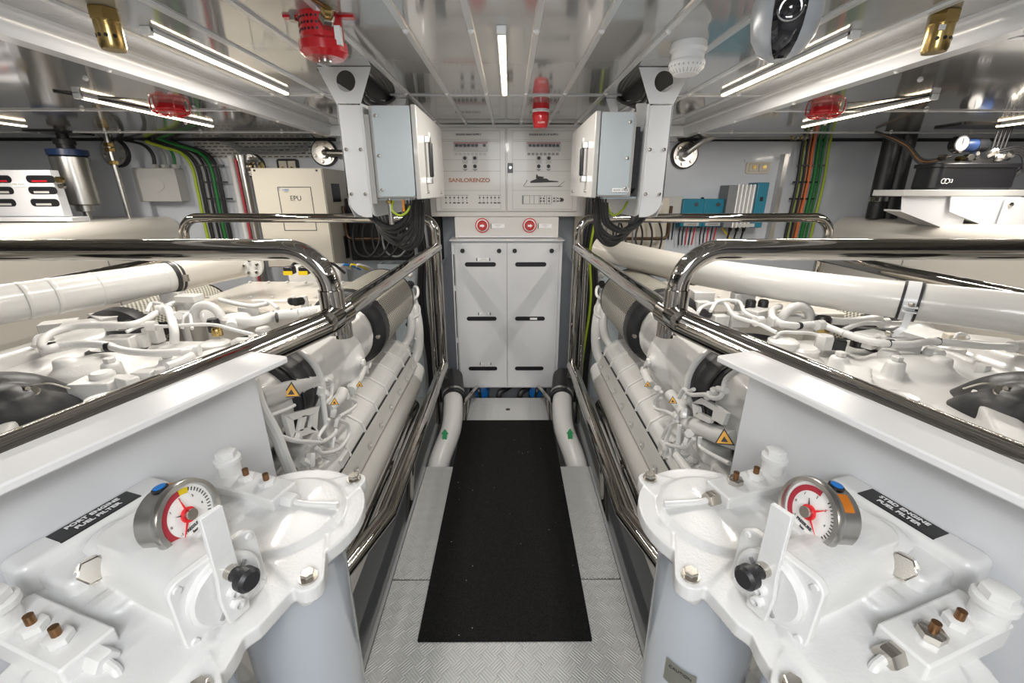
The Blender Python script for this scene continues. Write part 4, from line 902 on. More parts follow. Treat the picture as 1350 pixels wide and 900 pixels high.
# ------------------------------------------------------------ engines
def px_path(pts, **pl): return [at(x, y, **pl) for x, y in pts]
def pxz(pts, z0=None):   # pixel + own height for every point
    return [at(x, y, Z=z) for x, y, z in pts]
def zl(pts): return [(x/3.0, 300+y/3.0, z) for x,y,z in pts]
def zr(pts): return [(900+x/3.0, 300+y/3.0, z) for x,y,z in pts]
for s in (-1,1):
    k = SIDE[s]
    P = lambda u,y,z: Vector((s*u,y,z))
    E = thing('marine_engine', 'large white painted marine diesel engine filling the %s side behind the rails' % k, 'engine', (s*1.2,1.5,-0.13))
    def ub(b, u0,u1,y0,y1,z0,z1): return b.bb(s*u0,s*u1,y0,y1,z0,z1)
    fin(ub(B(),0.62,1.78,0.15,2.62,0.0,0.50), 'crankcase', ENG, E, bevel=0.03, bseg=3)
    fin(B().alongY([(s*0.72,0.02),(s*1.68,0.02),(s*1.3,-0.12),(s*1.1,-0.12)],0.2,2.55), 'oil_sump', ENG, E)
    for y in (0.5,2.2):
        for u in (0.66,1.70): fin(ub(B(),u,u+0.06,y,y+0.16,-0.13,0.05), 'mounting_foot', ENG, E, bevel=0.006)
    # lower side cover: flat lid with lugs, rounded cooler below
    fin(B().alongY([(s*0.560,0.546),(s*0.530,0.478),(s*0.545,0.462),(s*0.64,0.462),(s*0.64,0.540)],0.62,2.34), 'side_cover', COVER, E, bevel=0.006)
    fin(B().lathe([(0.04,0),(0.068,0.03),(0.068,1.60),(0.04,1.64)], P(0.570,0.66,0.392),(0,1,0),32), 'side_cooler', COVER, E)
    fin(B().lathe([(0.03,0),(0.045,0.02),(0.045,1.5),(0.03,1.53)], P(0.555,0.72,0.275),(0,1,0),24), 'oil_pipe', CHROME, E)
    fin(B().lathe([(0.03,0),(0.040,0.02),(0.040,1.40),(0.03,1.43)], P(0.545,0.70,0.205),(0,1,0),24), 'oil_pipe', COVER, E)
    for i in range(9):
        y = 0.98+i*0.158
        fin(B().prism([(-0.016,-0.012),(0.016,-0.012),(0.012,0.016),(-0.008,0.016)],0,0.010,Matrix(((0,0,-s*0.85,s*0.541),(1,0,0,y),(0,1,0.5,0.500),(0,0,0,1)))), 'cover_lug', COVER, E, bevel=0.002)
        fin(B().lathe([(0.007,0),(0.005,0.004),(0,0.005)], P(0.534,y,0.505),(-s*0.85,0,0.5),10), 'cover_screw', ENG, E)
    # upper cooler bank with straps
    prof = [(0.562,0.553),(0.572,0.590),(0.635,0.632),(0.70,0.640),(0.70,0.50),(0.60,0.50)]
    fin(B().alongY([(s*u,z) for u,z in prof],0.85,2.36), 'upper_cooler', ENG, E, bevel=0.010, bseg=3)
    for i in range(9):
        y = 0.98+i*0.165
        st = [(0.556,0.553),(0.567,0.593),(0.633,0.637),(0.70,0.645),(0.70,0.50),(0.60,0.50)]
        fin(B().alongY([(s*u,z) for u,z in st],y,y+0.013), 'strap', HOSEW, E)
    fin(B().tube([P(0.562,0.8,0.549),P(0.562,2.36,0.549)],0.004,8), 'joint_seam', BLK, E)
    fin(ub(B(),0.68,1.74,0.85,2.50,0.48,0.66), 'cylinder_bank', ENG, E, bevel=0.02, bseg=3)
    # far end pipework
    fin(B().tube(spline([P(0.60,2.20,0.40),P(0.58,2.36,0.46),P(0.54,2.42,0.55),P(0.535,2.44,0.72),P(0.58,2.50,0.86),P(0.66,2.52,0.95)],6),0.030,16), 'end_pipe', ENG, E)
    fin(B().tube(spline([P(0.66,2.30,0.56),P(0.60,2.38,0.60),P(0.565,2.40,0.70),P(0.58,2.43,0.82),P(0.63,2.46,0.92)],6),0.024,16), 'end_pipe', ENG, E)
    fin(B().lathe([(0.05,0),(0.07,0.02),(0.07,0.10),(0.04,0.14)], P(0.575,2.30,0.40),(0,1,0.2),24), 'end_cap', ENG, E)
    for z in (0.62,0.75,0.86): fin(B().tube(spline([P(0.55,2.40,z),P(0.52,2.43,z+0.02),P(0.53,2.47,z+0.06),P(0.58,2.50,z+0.05)],5),0.008,8), 'fuel_pipe', HOSEW, E)
    rnd = random.Random(21)
    for i in range(12):
        p = P(0.55+0.12*rnd.random(),2.44+0.12*rnd.random(),0.55+0.45*rnd.random()); fin(B().hexa(p,(rnd.uniform(-1,1),-1,rnd.uniform(-1,1)),0.014+0.010*rnd.random(),0.03), 'union_nut', rnd.choice((HOSEW,ENG,ENG,BLK)), E)
    # air filters, ducts and rubber sleeves, one row on each bank
    for bank,u in (('inner',0.705),('outer',1.735)):
        z = 0.872 if bank=='inner' else 0.80
        r = 1.0 if bank=='inner' else 0.95
        f_ = fin(B().lathe([(0.150*r,0),(0.166*r,0.01),(0.166*r,0.52),(0.15*r,0.53)], P(u,1.87,z),(0,1,0),48), 'air_filter', GRILLE, E)
        fin(B().lathe([(0.168*r,0),(0.168*r,0.008)], P(u,2.395,z),(0,1,0),48), 'end_rim', BLK, f_)
        fin(B().lathe([(0.12*r,0),(0.150*r,0.005),(0.171*r,0.025),(0.173*r,0.075),(0.168*r,0.085)], P(u,1.785,z),(0,1,0),48), 'filter_end', RUB, f_)
        fin(B().hexa(P(u-0.145,1.78,z-0.02),(0,-1,0),0.010,0.02), 'clip', BOLT, f_)
        # turbo intake housing
        b = B().cyl(P(u,1.80,z),P(u,1.70,z),0.118).cyl(P(u,1.73,z-0.01),P(u,1.22,z+0.01),0.128,0.122,32)
        b.ball(P(u-0.01,1.52,z-0.03),0.150,24); b.ball(P(u+0.03,1.38,z-0.05),0.145,24)
        b.cyl(P(u,1.735,z),P(u,1.72,z),0.138,seg=32).cyl(P(u,1.235,z+0.01),P(u,1.215,z+0.01),0.142,seg=32)
        b.cyl(P(u-0.10,1.50,z-0.03),P(u-0.165,1.49,z-0.03),0.024).cyl(P(u-0.04,1.52,z+0.0),P(u-0.04,1.50,0.60),0.09,0.05,24)
        b.box(P(u+0.08,1.45,0.72),(0.12,0.40,0.22)); b.box(P(u-0.09,1.275,z-0.01),(0.05,0.05,0.16))
        fin(b, 'intake_housing', ENG, E, remesh=0.007, smooth=4)
        fin(B().hexa(P(u-0.163,1.49,z-0.03),(-s,0,0),0.015,0.012), 'boss_bolt', ENG, E)
        hs = fin(B().lathe([(0.118,0),(0.132,0.005),(0.132,0.03),(0.128,0.036),(0.134,0.045),(0.134,0.09),(0.128,0.096),(0.132,0.102),(0.132,0.13),(0.118,0.135)], P(u+0.005,1.08,z+0.012),(0,1,0),48), 'rubber_sleeve', RUB, E)
        fin(B().tube([P(u+0.005,1.10,z+0.012),P(u+0.005,1.108,z+0.012)],0.136,40), 'sleeve_clamp', BLK, hs)
        fin(B().tube(spline([P(u+0.01,1.09,z+0.012),P(u+0.02,0.95,z),P(u+0.10,0.80,z-0.03),P(u+0.25,0.66,z-0.08)],6),0.120,32), 'intake_pipe', ENG, E)
    fin(B().prism([(-0.012,0),(0.012,0),(0.022,-0.16),(-0.022,-0.16)],0,0.03,Matrix(((1,0,0,s*0.625),(0,0,1,1.27),(0,1,0,0.77),(0,0,0,1)))), 'support_arm', ENG, E, bevel=0.004)
    fin(B().cyl(P(0.60,1.24,0.62),P(0.60,1.24,0.54),0.026,seg=20), 'fuel_valve', ENG, E)
    # top: central casting between the banks
    b = B()
    ub(b,0.86,1.60,0.45,1.62,0.70,0.885); b.cyl(P(0.90,0.62,0.84),P(0.90,1.55,0.84),0.085).cyl(P(1.56,0.62,0.83),P(1.56,1.55,0.83),0.09)
    b.ball(P(1.36,1.32,0.84),0.15,24,0.65).ball(P(1.02,1.42,0.85),0.12,24,0.6).ball(P(1.42,0.92,0.84),0.16,24,0.6)
    for u,y in ((1.24,1.25),(1.09,1.29),(1.42,1.28)): b.cyl(P(u,y,0.86),P(u,y,0.945),0.032,0.026)
    b.prism([(x_*s,y_) for x_,y_ in [(1.0,0.70),(1.06,0.66),(1.40,1.08),(1.36,1.14)]],0.86,0.93)
    b.prism([(x_*s,y_) for x_,y_ in [(0.92,1.02),(0.96,0.98),(1.16,1.24),(1.10,1.28)]],0.86,0.925)
    b.cyl(P(1.02,0.98,0.86),P(1.02,0.98,0.950),0.045,0.040)
    b.box(P(0.86,1.06,0.86),(0.10,0.16,0.11)).box(P(0.86,1.22,0.87),(0.07,0.08,0.10))
    fin(b, 'top_casting', ENGR, E, remesh=0.008, smooth=3)
    fin(B().lathe([(0.034,0),(0.034,0.006),(0.020,0.008),(0.0,0.004)], P(1.02,0.98,0.952),(0,0,1),24), 'filler_cap', ENG, E)
    for u,y in ((0.83,1.02),(0.83,1.10)): fin(B().cyl(P(u,y,0.91),P(u,y,0.925),0.022), 'plug', ENG, E)
    for u,y,z in ((1.24,1.25,0.945),(1.09,1.29,0.945)): fin(B().hexa(P(u,y,z),(0,0,1),0.016,0.014), 'bolt', ENG, E)
    for y in (0.85,1.15,1.45):
        fin(B().lathe([(0.055,0),(0.055,0.02),(0.04,0.022)], P(1.60,y,0.905),(0,0,1),24), 'port_cover', ENG, E)
    # black round openings between the castings
    for u,y,r in ((0.98,1.62,0.10),(1.45,1.50,0.09),(1.58,1.78,0.12)):
        fin(B().lathe([(r,0),(r,0.03),(r*0.85,0.035),(r*0.8,0.01)], P(u,y,0.865),(0,0.15,1),28), 'black_coupling', RUB, E)
    # far flat cover
    b = B(); ub(b,0.90,1.62,1.95,2.60,0.60,0.905); ub(b,0.96,1.40,1.90,2.05,0.7,0.93); ub(b,0.94,1.56,2.10,2.58,0.88,0.935)
    fin(b, 'rear_cover', TANK_WARM, E, remesh=0.010, smooth=3)  # cream here puts the warm lamp light into the engine white
    for i in range(6):
        for j in range(2): fin(B().hexa(P(0.98+0.11*i,2.14+0.38*j,0.937),(0,0,1),0.010,0.008), 'cover_bolt', ENG, E)
    fin(ub(B(),1.02,1.34,2.60,2.72,0.80,1.02), 'control_housing', ENG, E, bevel=0.01)
    # exhaust pipe, crossing over the engine top
    XP = [(1.84,0.75),(1.83,1.05),(1.745,1.38),(1.62,1.66),(1.51,1.92)] if s<0 else [(1.83,0.80),(1.80,1.05),(1.62,1.30),(1.42,1.465),(1.22,1.66),(1.05,1.87),(0.915,2.07)]
    ex = fin(B().tube(spline([P(u,y,1.085) for u,y in XP],6), 0.066, 32), 'exhaust_pipe', ENG, E)
    e0, e1 = P(*XP[-1],1.085), P(*XP[-2],1.085); dd = (e0-e1).normalized()
    fin(B().tube([e0-dd*0.012,e0+dd*0.006],0.071,32), 'clamp_band', RUB, ex); fin(B().tube([e0+dd*0.012,e0+dd*0.024],0.071,32), 'clamp_band', RUB, ex)
    fin(B().box(e0+Vector((-s*0.075,-0.02,0)),(0.03,0.012,0.03)), 'clamp_ear', BOLT, ex)
    XQ = [(1.51,1.92),(1.43,2.10),(1.33,2.28)] if s<0 else [(0.915,2.07),(0.80,2.24),(0.70,2.40),(0.62,2.52),(0.55,2.60)]
    fin(B().tube(spline([P(u,y,1.085+0.01*i) for i,(u,y) in enumerate(XQ)],6), 0.070, 32), 'exhaust_bend', TANK_WARM, E)  # same white pipe, its warm-lit far stretch put in as cream colour
    if s>0:
        a_, b_ = P(1.62,1.30,1.085), P(1.22,1.66,1.085); d_ = (a_-b_).normalized(); m_ = P(1.425,1.461,1.085)
        cl = fin(B().tube([m_-d_*0.020,m_+d_*0.020],0.0695,36), 'strap_clamp', CAB, E)
        for q in (-1,1): fin(B().tube([m_+d_*(q*0.022-0.004),m_+d_*(q*0.022+0.004)],0.0705,36), 'rubber_edge', RUB, cl)
        side_ = Vector((-0.62,-0.78,0)); c0 = m_+side_*0.078+ZA*-0.01
        X3 = d_; 
        for q in (0.004,-0.012): fin(B().box(c0+ZA*q,(0.038,0.030,0.004),Matrix.Rotation(math.atan2(d_.y,d_.x),3,'Z')), 'clamp_ear', CAB, cl)
        fin(B().hexa(c0+ZA*0.008,(0,0,1),0.009,0.010), 'clamp_bolt', BOLT, cl); fin(B().hexa(c0-ZA*0.016,(0,0,-1),0.009,0.014), 'clamp_nut', BRASS, cl)
        q0 = c0-ZA*0.015; 
        fin(B().tube([q0+side_*0.002,q0-ZA*0.055,q0-ZA*0.085-d_*0.03+side_*0.02],0.013,4), 'bracket_strip', CAB, cl)
        fin(B().hexa(q0-ZA*0.085-d_*0.035+side_*0.02,(0,0,1),0.012,0.016), 'bracket_bolt', BOLT, cl)
    else:
        for w in (0.35,0.60): 
            i = P(1.745,1.38,1.085).lerp(P(1.62,1.66,1.085), w); d_ = (P(1.62,1.66,1.085)-P(1.745,1.38,1.085)).normalized(); fin(B().tube([i-d_*0.008,i,i+d_*0.008],[0.066,0.0685,0.066],36), 'weld_band', ENG, ex)
    for w in (0.02,0.85):
        i = P(*XP[3],1.085).lerp(P(*XP[4],1.085), w); d_ = (P(*XP[4],1.085)-P(*XP[3],1.085)).normalized(); fin(B().tube([i-d_*0.004,i,i+d_*0.004],[0.066,0.0675,0.066],36), 'weld_seam', ENG, ex)
    # saddle and stalk that carry the pipe
    q = P(*XP[4],0) if s<0 else P(1.05,1.87,0); fin(B().cyl((q.x,q.y,0.62),(q.x,q.y,1.04),0.018), 'pipe_stalk', ENG, E); fin(B().box((q.x,q.y-0.02,1.00),(0.09,0.05,0.05)), 'pipe_saddle', ENG, E, bevel=0.004)
    # black insulation blanket over the turbo at the near end
    c0 = at(18,545,Z=0.93) if s<0 else at(1345,545,Z=0.93)
    cu = abs(c0.x)
    b = B().tube(spline([P(cu+0.22,c0.y-0.30,0.90),P(cu+0.10,c0.y-0.12,0.915),P(cu+0.035,c0.y-0.0,0.90),P(cu+0.02,c0.y+0.08,0.86),P(cu+0.05,c0.y+0.16,0.78)],6),0.082,28)
    b.tube(spline([P(cu+0.35,c0.y-0.20,0.90),P(cu+0.22,c0.y-0.04,0.93),P(cu+0.12,c0.y+0.09,0.91),P(cu+0.10,c0.y+0.18,0.82)],6),0.088,28)
    b.tube([P(cu+0.02,c0.y-0.02,0.90),P(cu+0.24,c0.y+0.02,0.90)],0.07,20).ball(P(cu+0.05,c0.y+0.02,0.91),0.098,24,0.85)
    bl = fin(b, 'insulation_blanket', BLANKET, E, remesh=0.007, smooth=3)
    c1 = P(cu-0.005,c0.y+0.045,0.965)
    fin(B().lathe([(0.020,0),(0.018,0.003),(0,0.003)], c1+ZA*0.003,(-s*0.5,-0.3,1),24), 'lacing_disc', BOLT, bl)
    pts = [c1+Vector((s*0.02*i_,0.004*math.sin(i_),0.012-0.0015*i_*i_)) for i_ in range(6)]
    fin(B().corr(spline(pts,10),0.006,0.004,8), 'spring', BOLT, bl)
    fin(B().tube(spline([P(cu-0.05,c0.y+0.10,0.95),P(cu-0.02,c0.y+0.085,0.972),P(cu+0.03,c0.y+0.09,0.965),P(cu+0.06,c0.y+0.05,0.975)],6),0.0022,6), 'lacing_thread', CREAM, bl)
    b = B().tube(spline([P(cu-0.10,c0.y-0.12,0.80),P(cu-0.075,c0.y+0.05,0.80),P(cu-0.04,c0.y+0.16,0.78),P(cu+0.02,c0.y+0.24,0.70)],6),0.095,24)
    fin(b, 'turbo_flange', ENGR, E)
# ---- hoses over the top of the left engine
EL, ER = bpy.data.objects['marine_engine'], bpy.data.objects['marine_engine.001']
def hoses(E, conv, lst):
    for nm,r,cor,pts in lst:
        q = spline(pxz(conv(pts)), 6); b = B()
        (b.corr(q, r) if cor else b.tube(q, r, 14)); fin(b, nm, HOSEW, E)
hoses(EL, zl, [
 ('coolant_hose',0.0125,0,[(775,297,0.99),(690,300,0.99),(620,338,0.99),(560,372,0.99),(500,385,0.99),(400,385,0.99),(300,390,0.985),(220,410,0.98),(170,445,0.97),(175,480,0.965),(230,468,0.965)]),
 ('coolant_hose',0.0125,1,[(225,468,0.965),(310,460,0.965),(400,462,0.965),(450,472,0.965)]),
 ('coolant_hose',0.0120,0,[(430,468,0.965),(500,487,0.965),(600,496,0.965),(700,492,0.965),(790,485,0.96)]),
 ('coolant_hose',0.011,1,[(660,548,0.96),(710,530,0.96),(760,505,0.96)]),
 ('drain_pipe',0.019,0,[(915,390,0.97),(930,368,0.98),(1010,370,0.98),(1100,345,0.98),(1180,340,0.98)]),
 ('drain_pipe',0.017,1,[(1175,338,0.98),(1250,325,0.98),(1360,315,0.98)]),
 ('fuel_pipe',0.0065,0,[(500,412,0.97),(560,387,0.98),(650,390,0.98),(760,384,0.98),(850,385,0.98),(930,405,0.975),(1000,422,0.97)]),
 ('fuel_pipe',0.008,0,[(135,470,0.93),(145,435,0.95),(180,425,0.95),(205,440,0.94)]),
 ('vent_pipe',0.0145,0,[(690,455,0.93),(688,400,0.98),(668,330,1.01),(655,322,1.01)]),
 ('fuel_pipe',0.007,0,[(580,335,1.0),(600,300,1.02),(640,302,1.02)]),
 ('fuel_pipe',0.006,0,[(720,400,0.95),(725,355,0.99),(750,345,0.99),(760,400,0.95)]),
 ('wire_conduit',0.007,1,[(1000,290,0.97),(1060,292,0.98),(1100,320,0.97)]),
 ('wire_conduit',0.010,0,[(870,285,0.98),(930,300,0.98),(1000,310,0.97),(1060,300,0.97)])])
hoses(ER, zr, [
 ('coolant_hose',0.012,1,[(385,312,1.0),(355,325,1.0),(355,355,1.0),(385,378,0.99),(420,385,0.985),(455,388,0.98)]),
 ('coolant_hose',0.012,0,[(450,388,0.98),(540,380,0.98),(580,395,0.975),(640,418,0.97)]),
 ('coolant_hose',0.0125,1,[(640,418,0.97),(700,438,0.965),(760,452,0.965),(825,460,0.965)]),
 ('coolant_hose',0.0125,0,[(820,460,0.965),(900,462,0.965),(960,452,0.965),(1000,450,0.965),(1100,458,0.965),(1200,468,0.96),(1320,472,0.96)]),
 ('fuel_pipe',0.009,0,[(635,405,0.97),(700,380,0.98),(770,378,0.98),(860,378,0.98)]),
 ('fuel_pipe',0.007,0,[(60,335,1.0),(75,315,1.01),(110,302,1.01),(165,300,1.01),(200,345,1.0),(250,365,0.99),(300,380,0.985),(370,415,0.97)]),
 ('fuel_pipe',0.007,0,[(110,330,1.0),(140,292,1.02),(220,292,1.02),(245,335,1.0),(300,360,0.99),(350,372,0.985)]),
 ('drain_pipe',0.014,0,[(480,335,0.97),(560,360,0.97),(640,370,0.97),(780,355,0.97)]),
 ('fuel_pipe',0.006,0,[(360,440,0.95),(390,415,0.965),(450,415,0.965),(520,420,0.96),(560,440,0.95)]),
 ('wire_conduit',0.006,0,[(1075,440,0.95),(1090,420,0.965),(1120,425,0.96),(1130,440,0.95)])])
# clamps and fittings on the top hoses
def fit(E, conv, pts, m, r=0.015, h=0.02, nm='hose_clip', ax=(1,0.3,0)):
    for x,y,z in pts:
        p = pxz(conv([(x,y,z)]))[0]; fin(B().tube([p-Vector(ax).normalized()*h/2,p+Vector(ax).normalized()*h/2],r,16), nm, m, E)
fit(EL, zl, [(208,468,0.965),(425,472,0.965),(508,380,0.99)], BLK, 0.0145, 0.012)
fit(ER, zr, [(460,388,0.98),(825,458,0.965),(812,458,0.965),(1010,450,0.965)], BLK, 0.0145, 0.010)
fit(EL, zl, [(1085,348,0.98),(1155,340,0.98),(1095,355,0.98)], BLK, 0.0205, 0.004)
fit(EL, zl, [(600,388,0.98),(655,325,1.0),(770,488,0.96),(640,322,1.0),(440,388,0.985),(745,500,0.96)], ENG, 0.019, 0.03)
fit(ER, zr, [(795,376,0.98),(540,385,0.98),(1310,470,0.96),(355,372,0.99),(300,370,0.99),(1340,468,0.96)], ENG, 0.019, 0.03)
def lump(E, conv, items):
    rnd = random.Random(11)
    for x,y,z,r,h,kind,m in items:
        p = pxz(conv([(x,y,z)]))[0]
        if kind=='hex': fin(B().hexa(p-ZA*h,(0,0,1),r,h), 'union_nut', m, E)
        elif kind=='cyl': fin(B().lathe([(r,0),(r,h*0.8),(r*0.8,h),(0,h)], p-ZA*h,(0,0,1),20), 'fitting', m, E)
        elif kind=='box': fin(B().box(p-ZA*h/2,(r*2,r*1.3,h),Matrix.Rotation(rnd.uniform(-0.6,0.6),3,'Z')), 'bracket', m, E, bevel=0.004)
        elif kind=='side': fin(B().cyl(p,p+Vector((rnd.uniform(-1,1),rnd.uniform(-1,0.2),0.1)).normalized()*h,r), 'connector', m, E)
lump(EL, zl, [(745,265,1.03,0.045,0.03,'box',ENG),(745,290,1.0,0.022,0.10,'cyl',ENG),(800,320,0.98,0.040,0.06,'cyl',ENG),(930,345,0.97,0.055,0.05,'cyl',ENG),(730,330,0.97,0.035,0.06,'box',ENG),(980,310,0.96,0.04,0.05,'box',ENG),
 (840,360,0.99,0.022,0.05,'cyl',BLK),(855,395,0.97,0.018,0.03,'cyl',BRASS),(600,395,0.95,0.03,0.06,'box',ENG),(960,440,0.94,0.035,0.04,'box',ENG),(1040,395,0.94,0.03,0.04,'cyl',ENG),(850,450,0.93,0.05,0.03,'cyl',ENG),
 (380,600,0.94,0.055,0.09,'box',ENG),(400,570,0.955,0.03,0.03,'cyl',ENG),(500,590,0.945,0.028,0.06,'box',ENG),(570,565,0.945,0.03,0.05,'box',ENG),(640,555,0.95,0.022,0.04,'cyl',ENG),(470,430,0.95,0.05,0.08,'box',ENG),(560,420,0.95,0.02,0.05,'hex',ENG),
 (1000,425,0.95,0.018,0.04,'hex',ENG),(1150,290,0.97,0.016,0.04,'side',BLK),(1200,270,0.99,0.018,0.06,'cyl',ENG),(1195,290,0.98,0.018,0.04,'side',BLK),(685,350,1.0,0.016,0.03,'side',ENG),(430,340,0.94,0.08,0.05,'box',ENG),(330,370,0.93,0.07,0.05,'box',ENG),(230,370,0.92,0.06,0.05,'box',ENG)])
lump(ER, zr, [(80,250,1.03,0.045,0.05,'box',ENG),(80,290,1.0,0.030,0.08,'box',ENG),(272,285,1.02,0.020,0.04,'cyl',BLK),(322,285,1.02,0.020,0.04,'cyl',BLK),(300,320,0.99,0.05,0.06,'box',ENG),(225,335,0.98,0.04,0.06,'box',ENG),(420,345,0.98,0.04,0.05,'box',ENG),(560,350,0.99,0.028,0.035,'cyl',BLK),
 (565,375,0.975,0.022,0.04,'hex',BRASS),(565,425,0.96,0.030,0.05,'hex',ENG),(470,350,0.97,0.055,0.06,'cyl',ENG),(150,345,0.98,0.03,0.05,'box',ENG),(100,340,0.98,0.02,0.03,'side',BLK),(860,425,0.97,0.06,0.06,'box',ENG),(755,415,0.965,0.055,0.05,'box',ENG),(820,425,0.97,0.018,0.03,'hex',BOLT),
 (400,440,0.95,0.05,0.03,'cyl',ENG),(480,470,0.93,0.05,0.04,'cyl',ENG),(610,440,0.94,0.03,0.04,'box',BLK),(700,440,0.94,0.025,0.03,'cyl',BLK),(1080,420,0.94,0.03,0.04,'box',CREAM),(1220,440,0.93,0.07,0.03,'box',ENG),(1000,478,0.94,0.03,0.05,'cyl',ENG),(820,485,0.94,0.03,0.05,'cyl',ENG),(1190,540,0.93,0.02,0.04,'hex',ENG)])
# ring-shaped casting and connectors
for E,conv,c in ((EL,zl,(805,345,0.98)),(ER,zr,(465,350,0.985))):
    p = pxz(conv([c]))[0]
    fin(B().tube([p+Vector((0.055*math.cos(a),0.02,0.055*math.sin(a)-0.02)) for a in [-0.6+i*0.28 for i in range(16)]],0.018,14), 'lifting_eye', ENG, E)
for i,px in enumerate((382,402,420)):
    p = at(px,356,Z=1.03); o = fin(B().box(p,(0.055,0.05,0.045)), 'injector_plug', BLK, EL, bevel=0.008)
    fin(B().box(p+Vector((0,-0.026,-0.012)),(0.050,0.006,0.022)), 'yellow_lock', YEL, o)
    fin(B().tube(spline([p+Vector((0.0,0.02,0.01)),p+Vector((0.01,0.05,0.03)),p+Vector((0.05,0.09,0.02)),p+Vector((0.1,0.12,-0.04))],5),0.008,8), 'lead', BLK, EL)
for i,(px,m) in enumerate(((440,ENG),(452,BLUE),(462,YEL),(470,ENG))):
    p = at(px,352,Z=1.0); fin(B().tube(spline([p,p+Vector((0.02,-0.02,0.02)),p+Vector((0.06,0.02,0.0)),p+Vector((0.08,0.08,-0.03))],5),0.006,8), 'wire', m, EL)
p = P_l = at(333,352,Z=1.09)
fin(B().prism(circle(0,0,0.048,24),0,0.012,Matrix(((1,0,0,p.x),(0,0.2,1,p.y),(0,1,-0.2,p.z),(0,0,0,1)))), 'pipe_flange', ENG, EL)
for k in range(5):
    a_ = 0.4+k*2*PI/5; fin(B().hexa(p+Vector((0.034*math.cos(a_),-0.006,0.034*math.sin(a_))),(0,-1,0.2),0.009,0.010), 'flange_bolt', BOLT, EL)
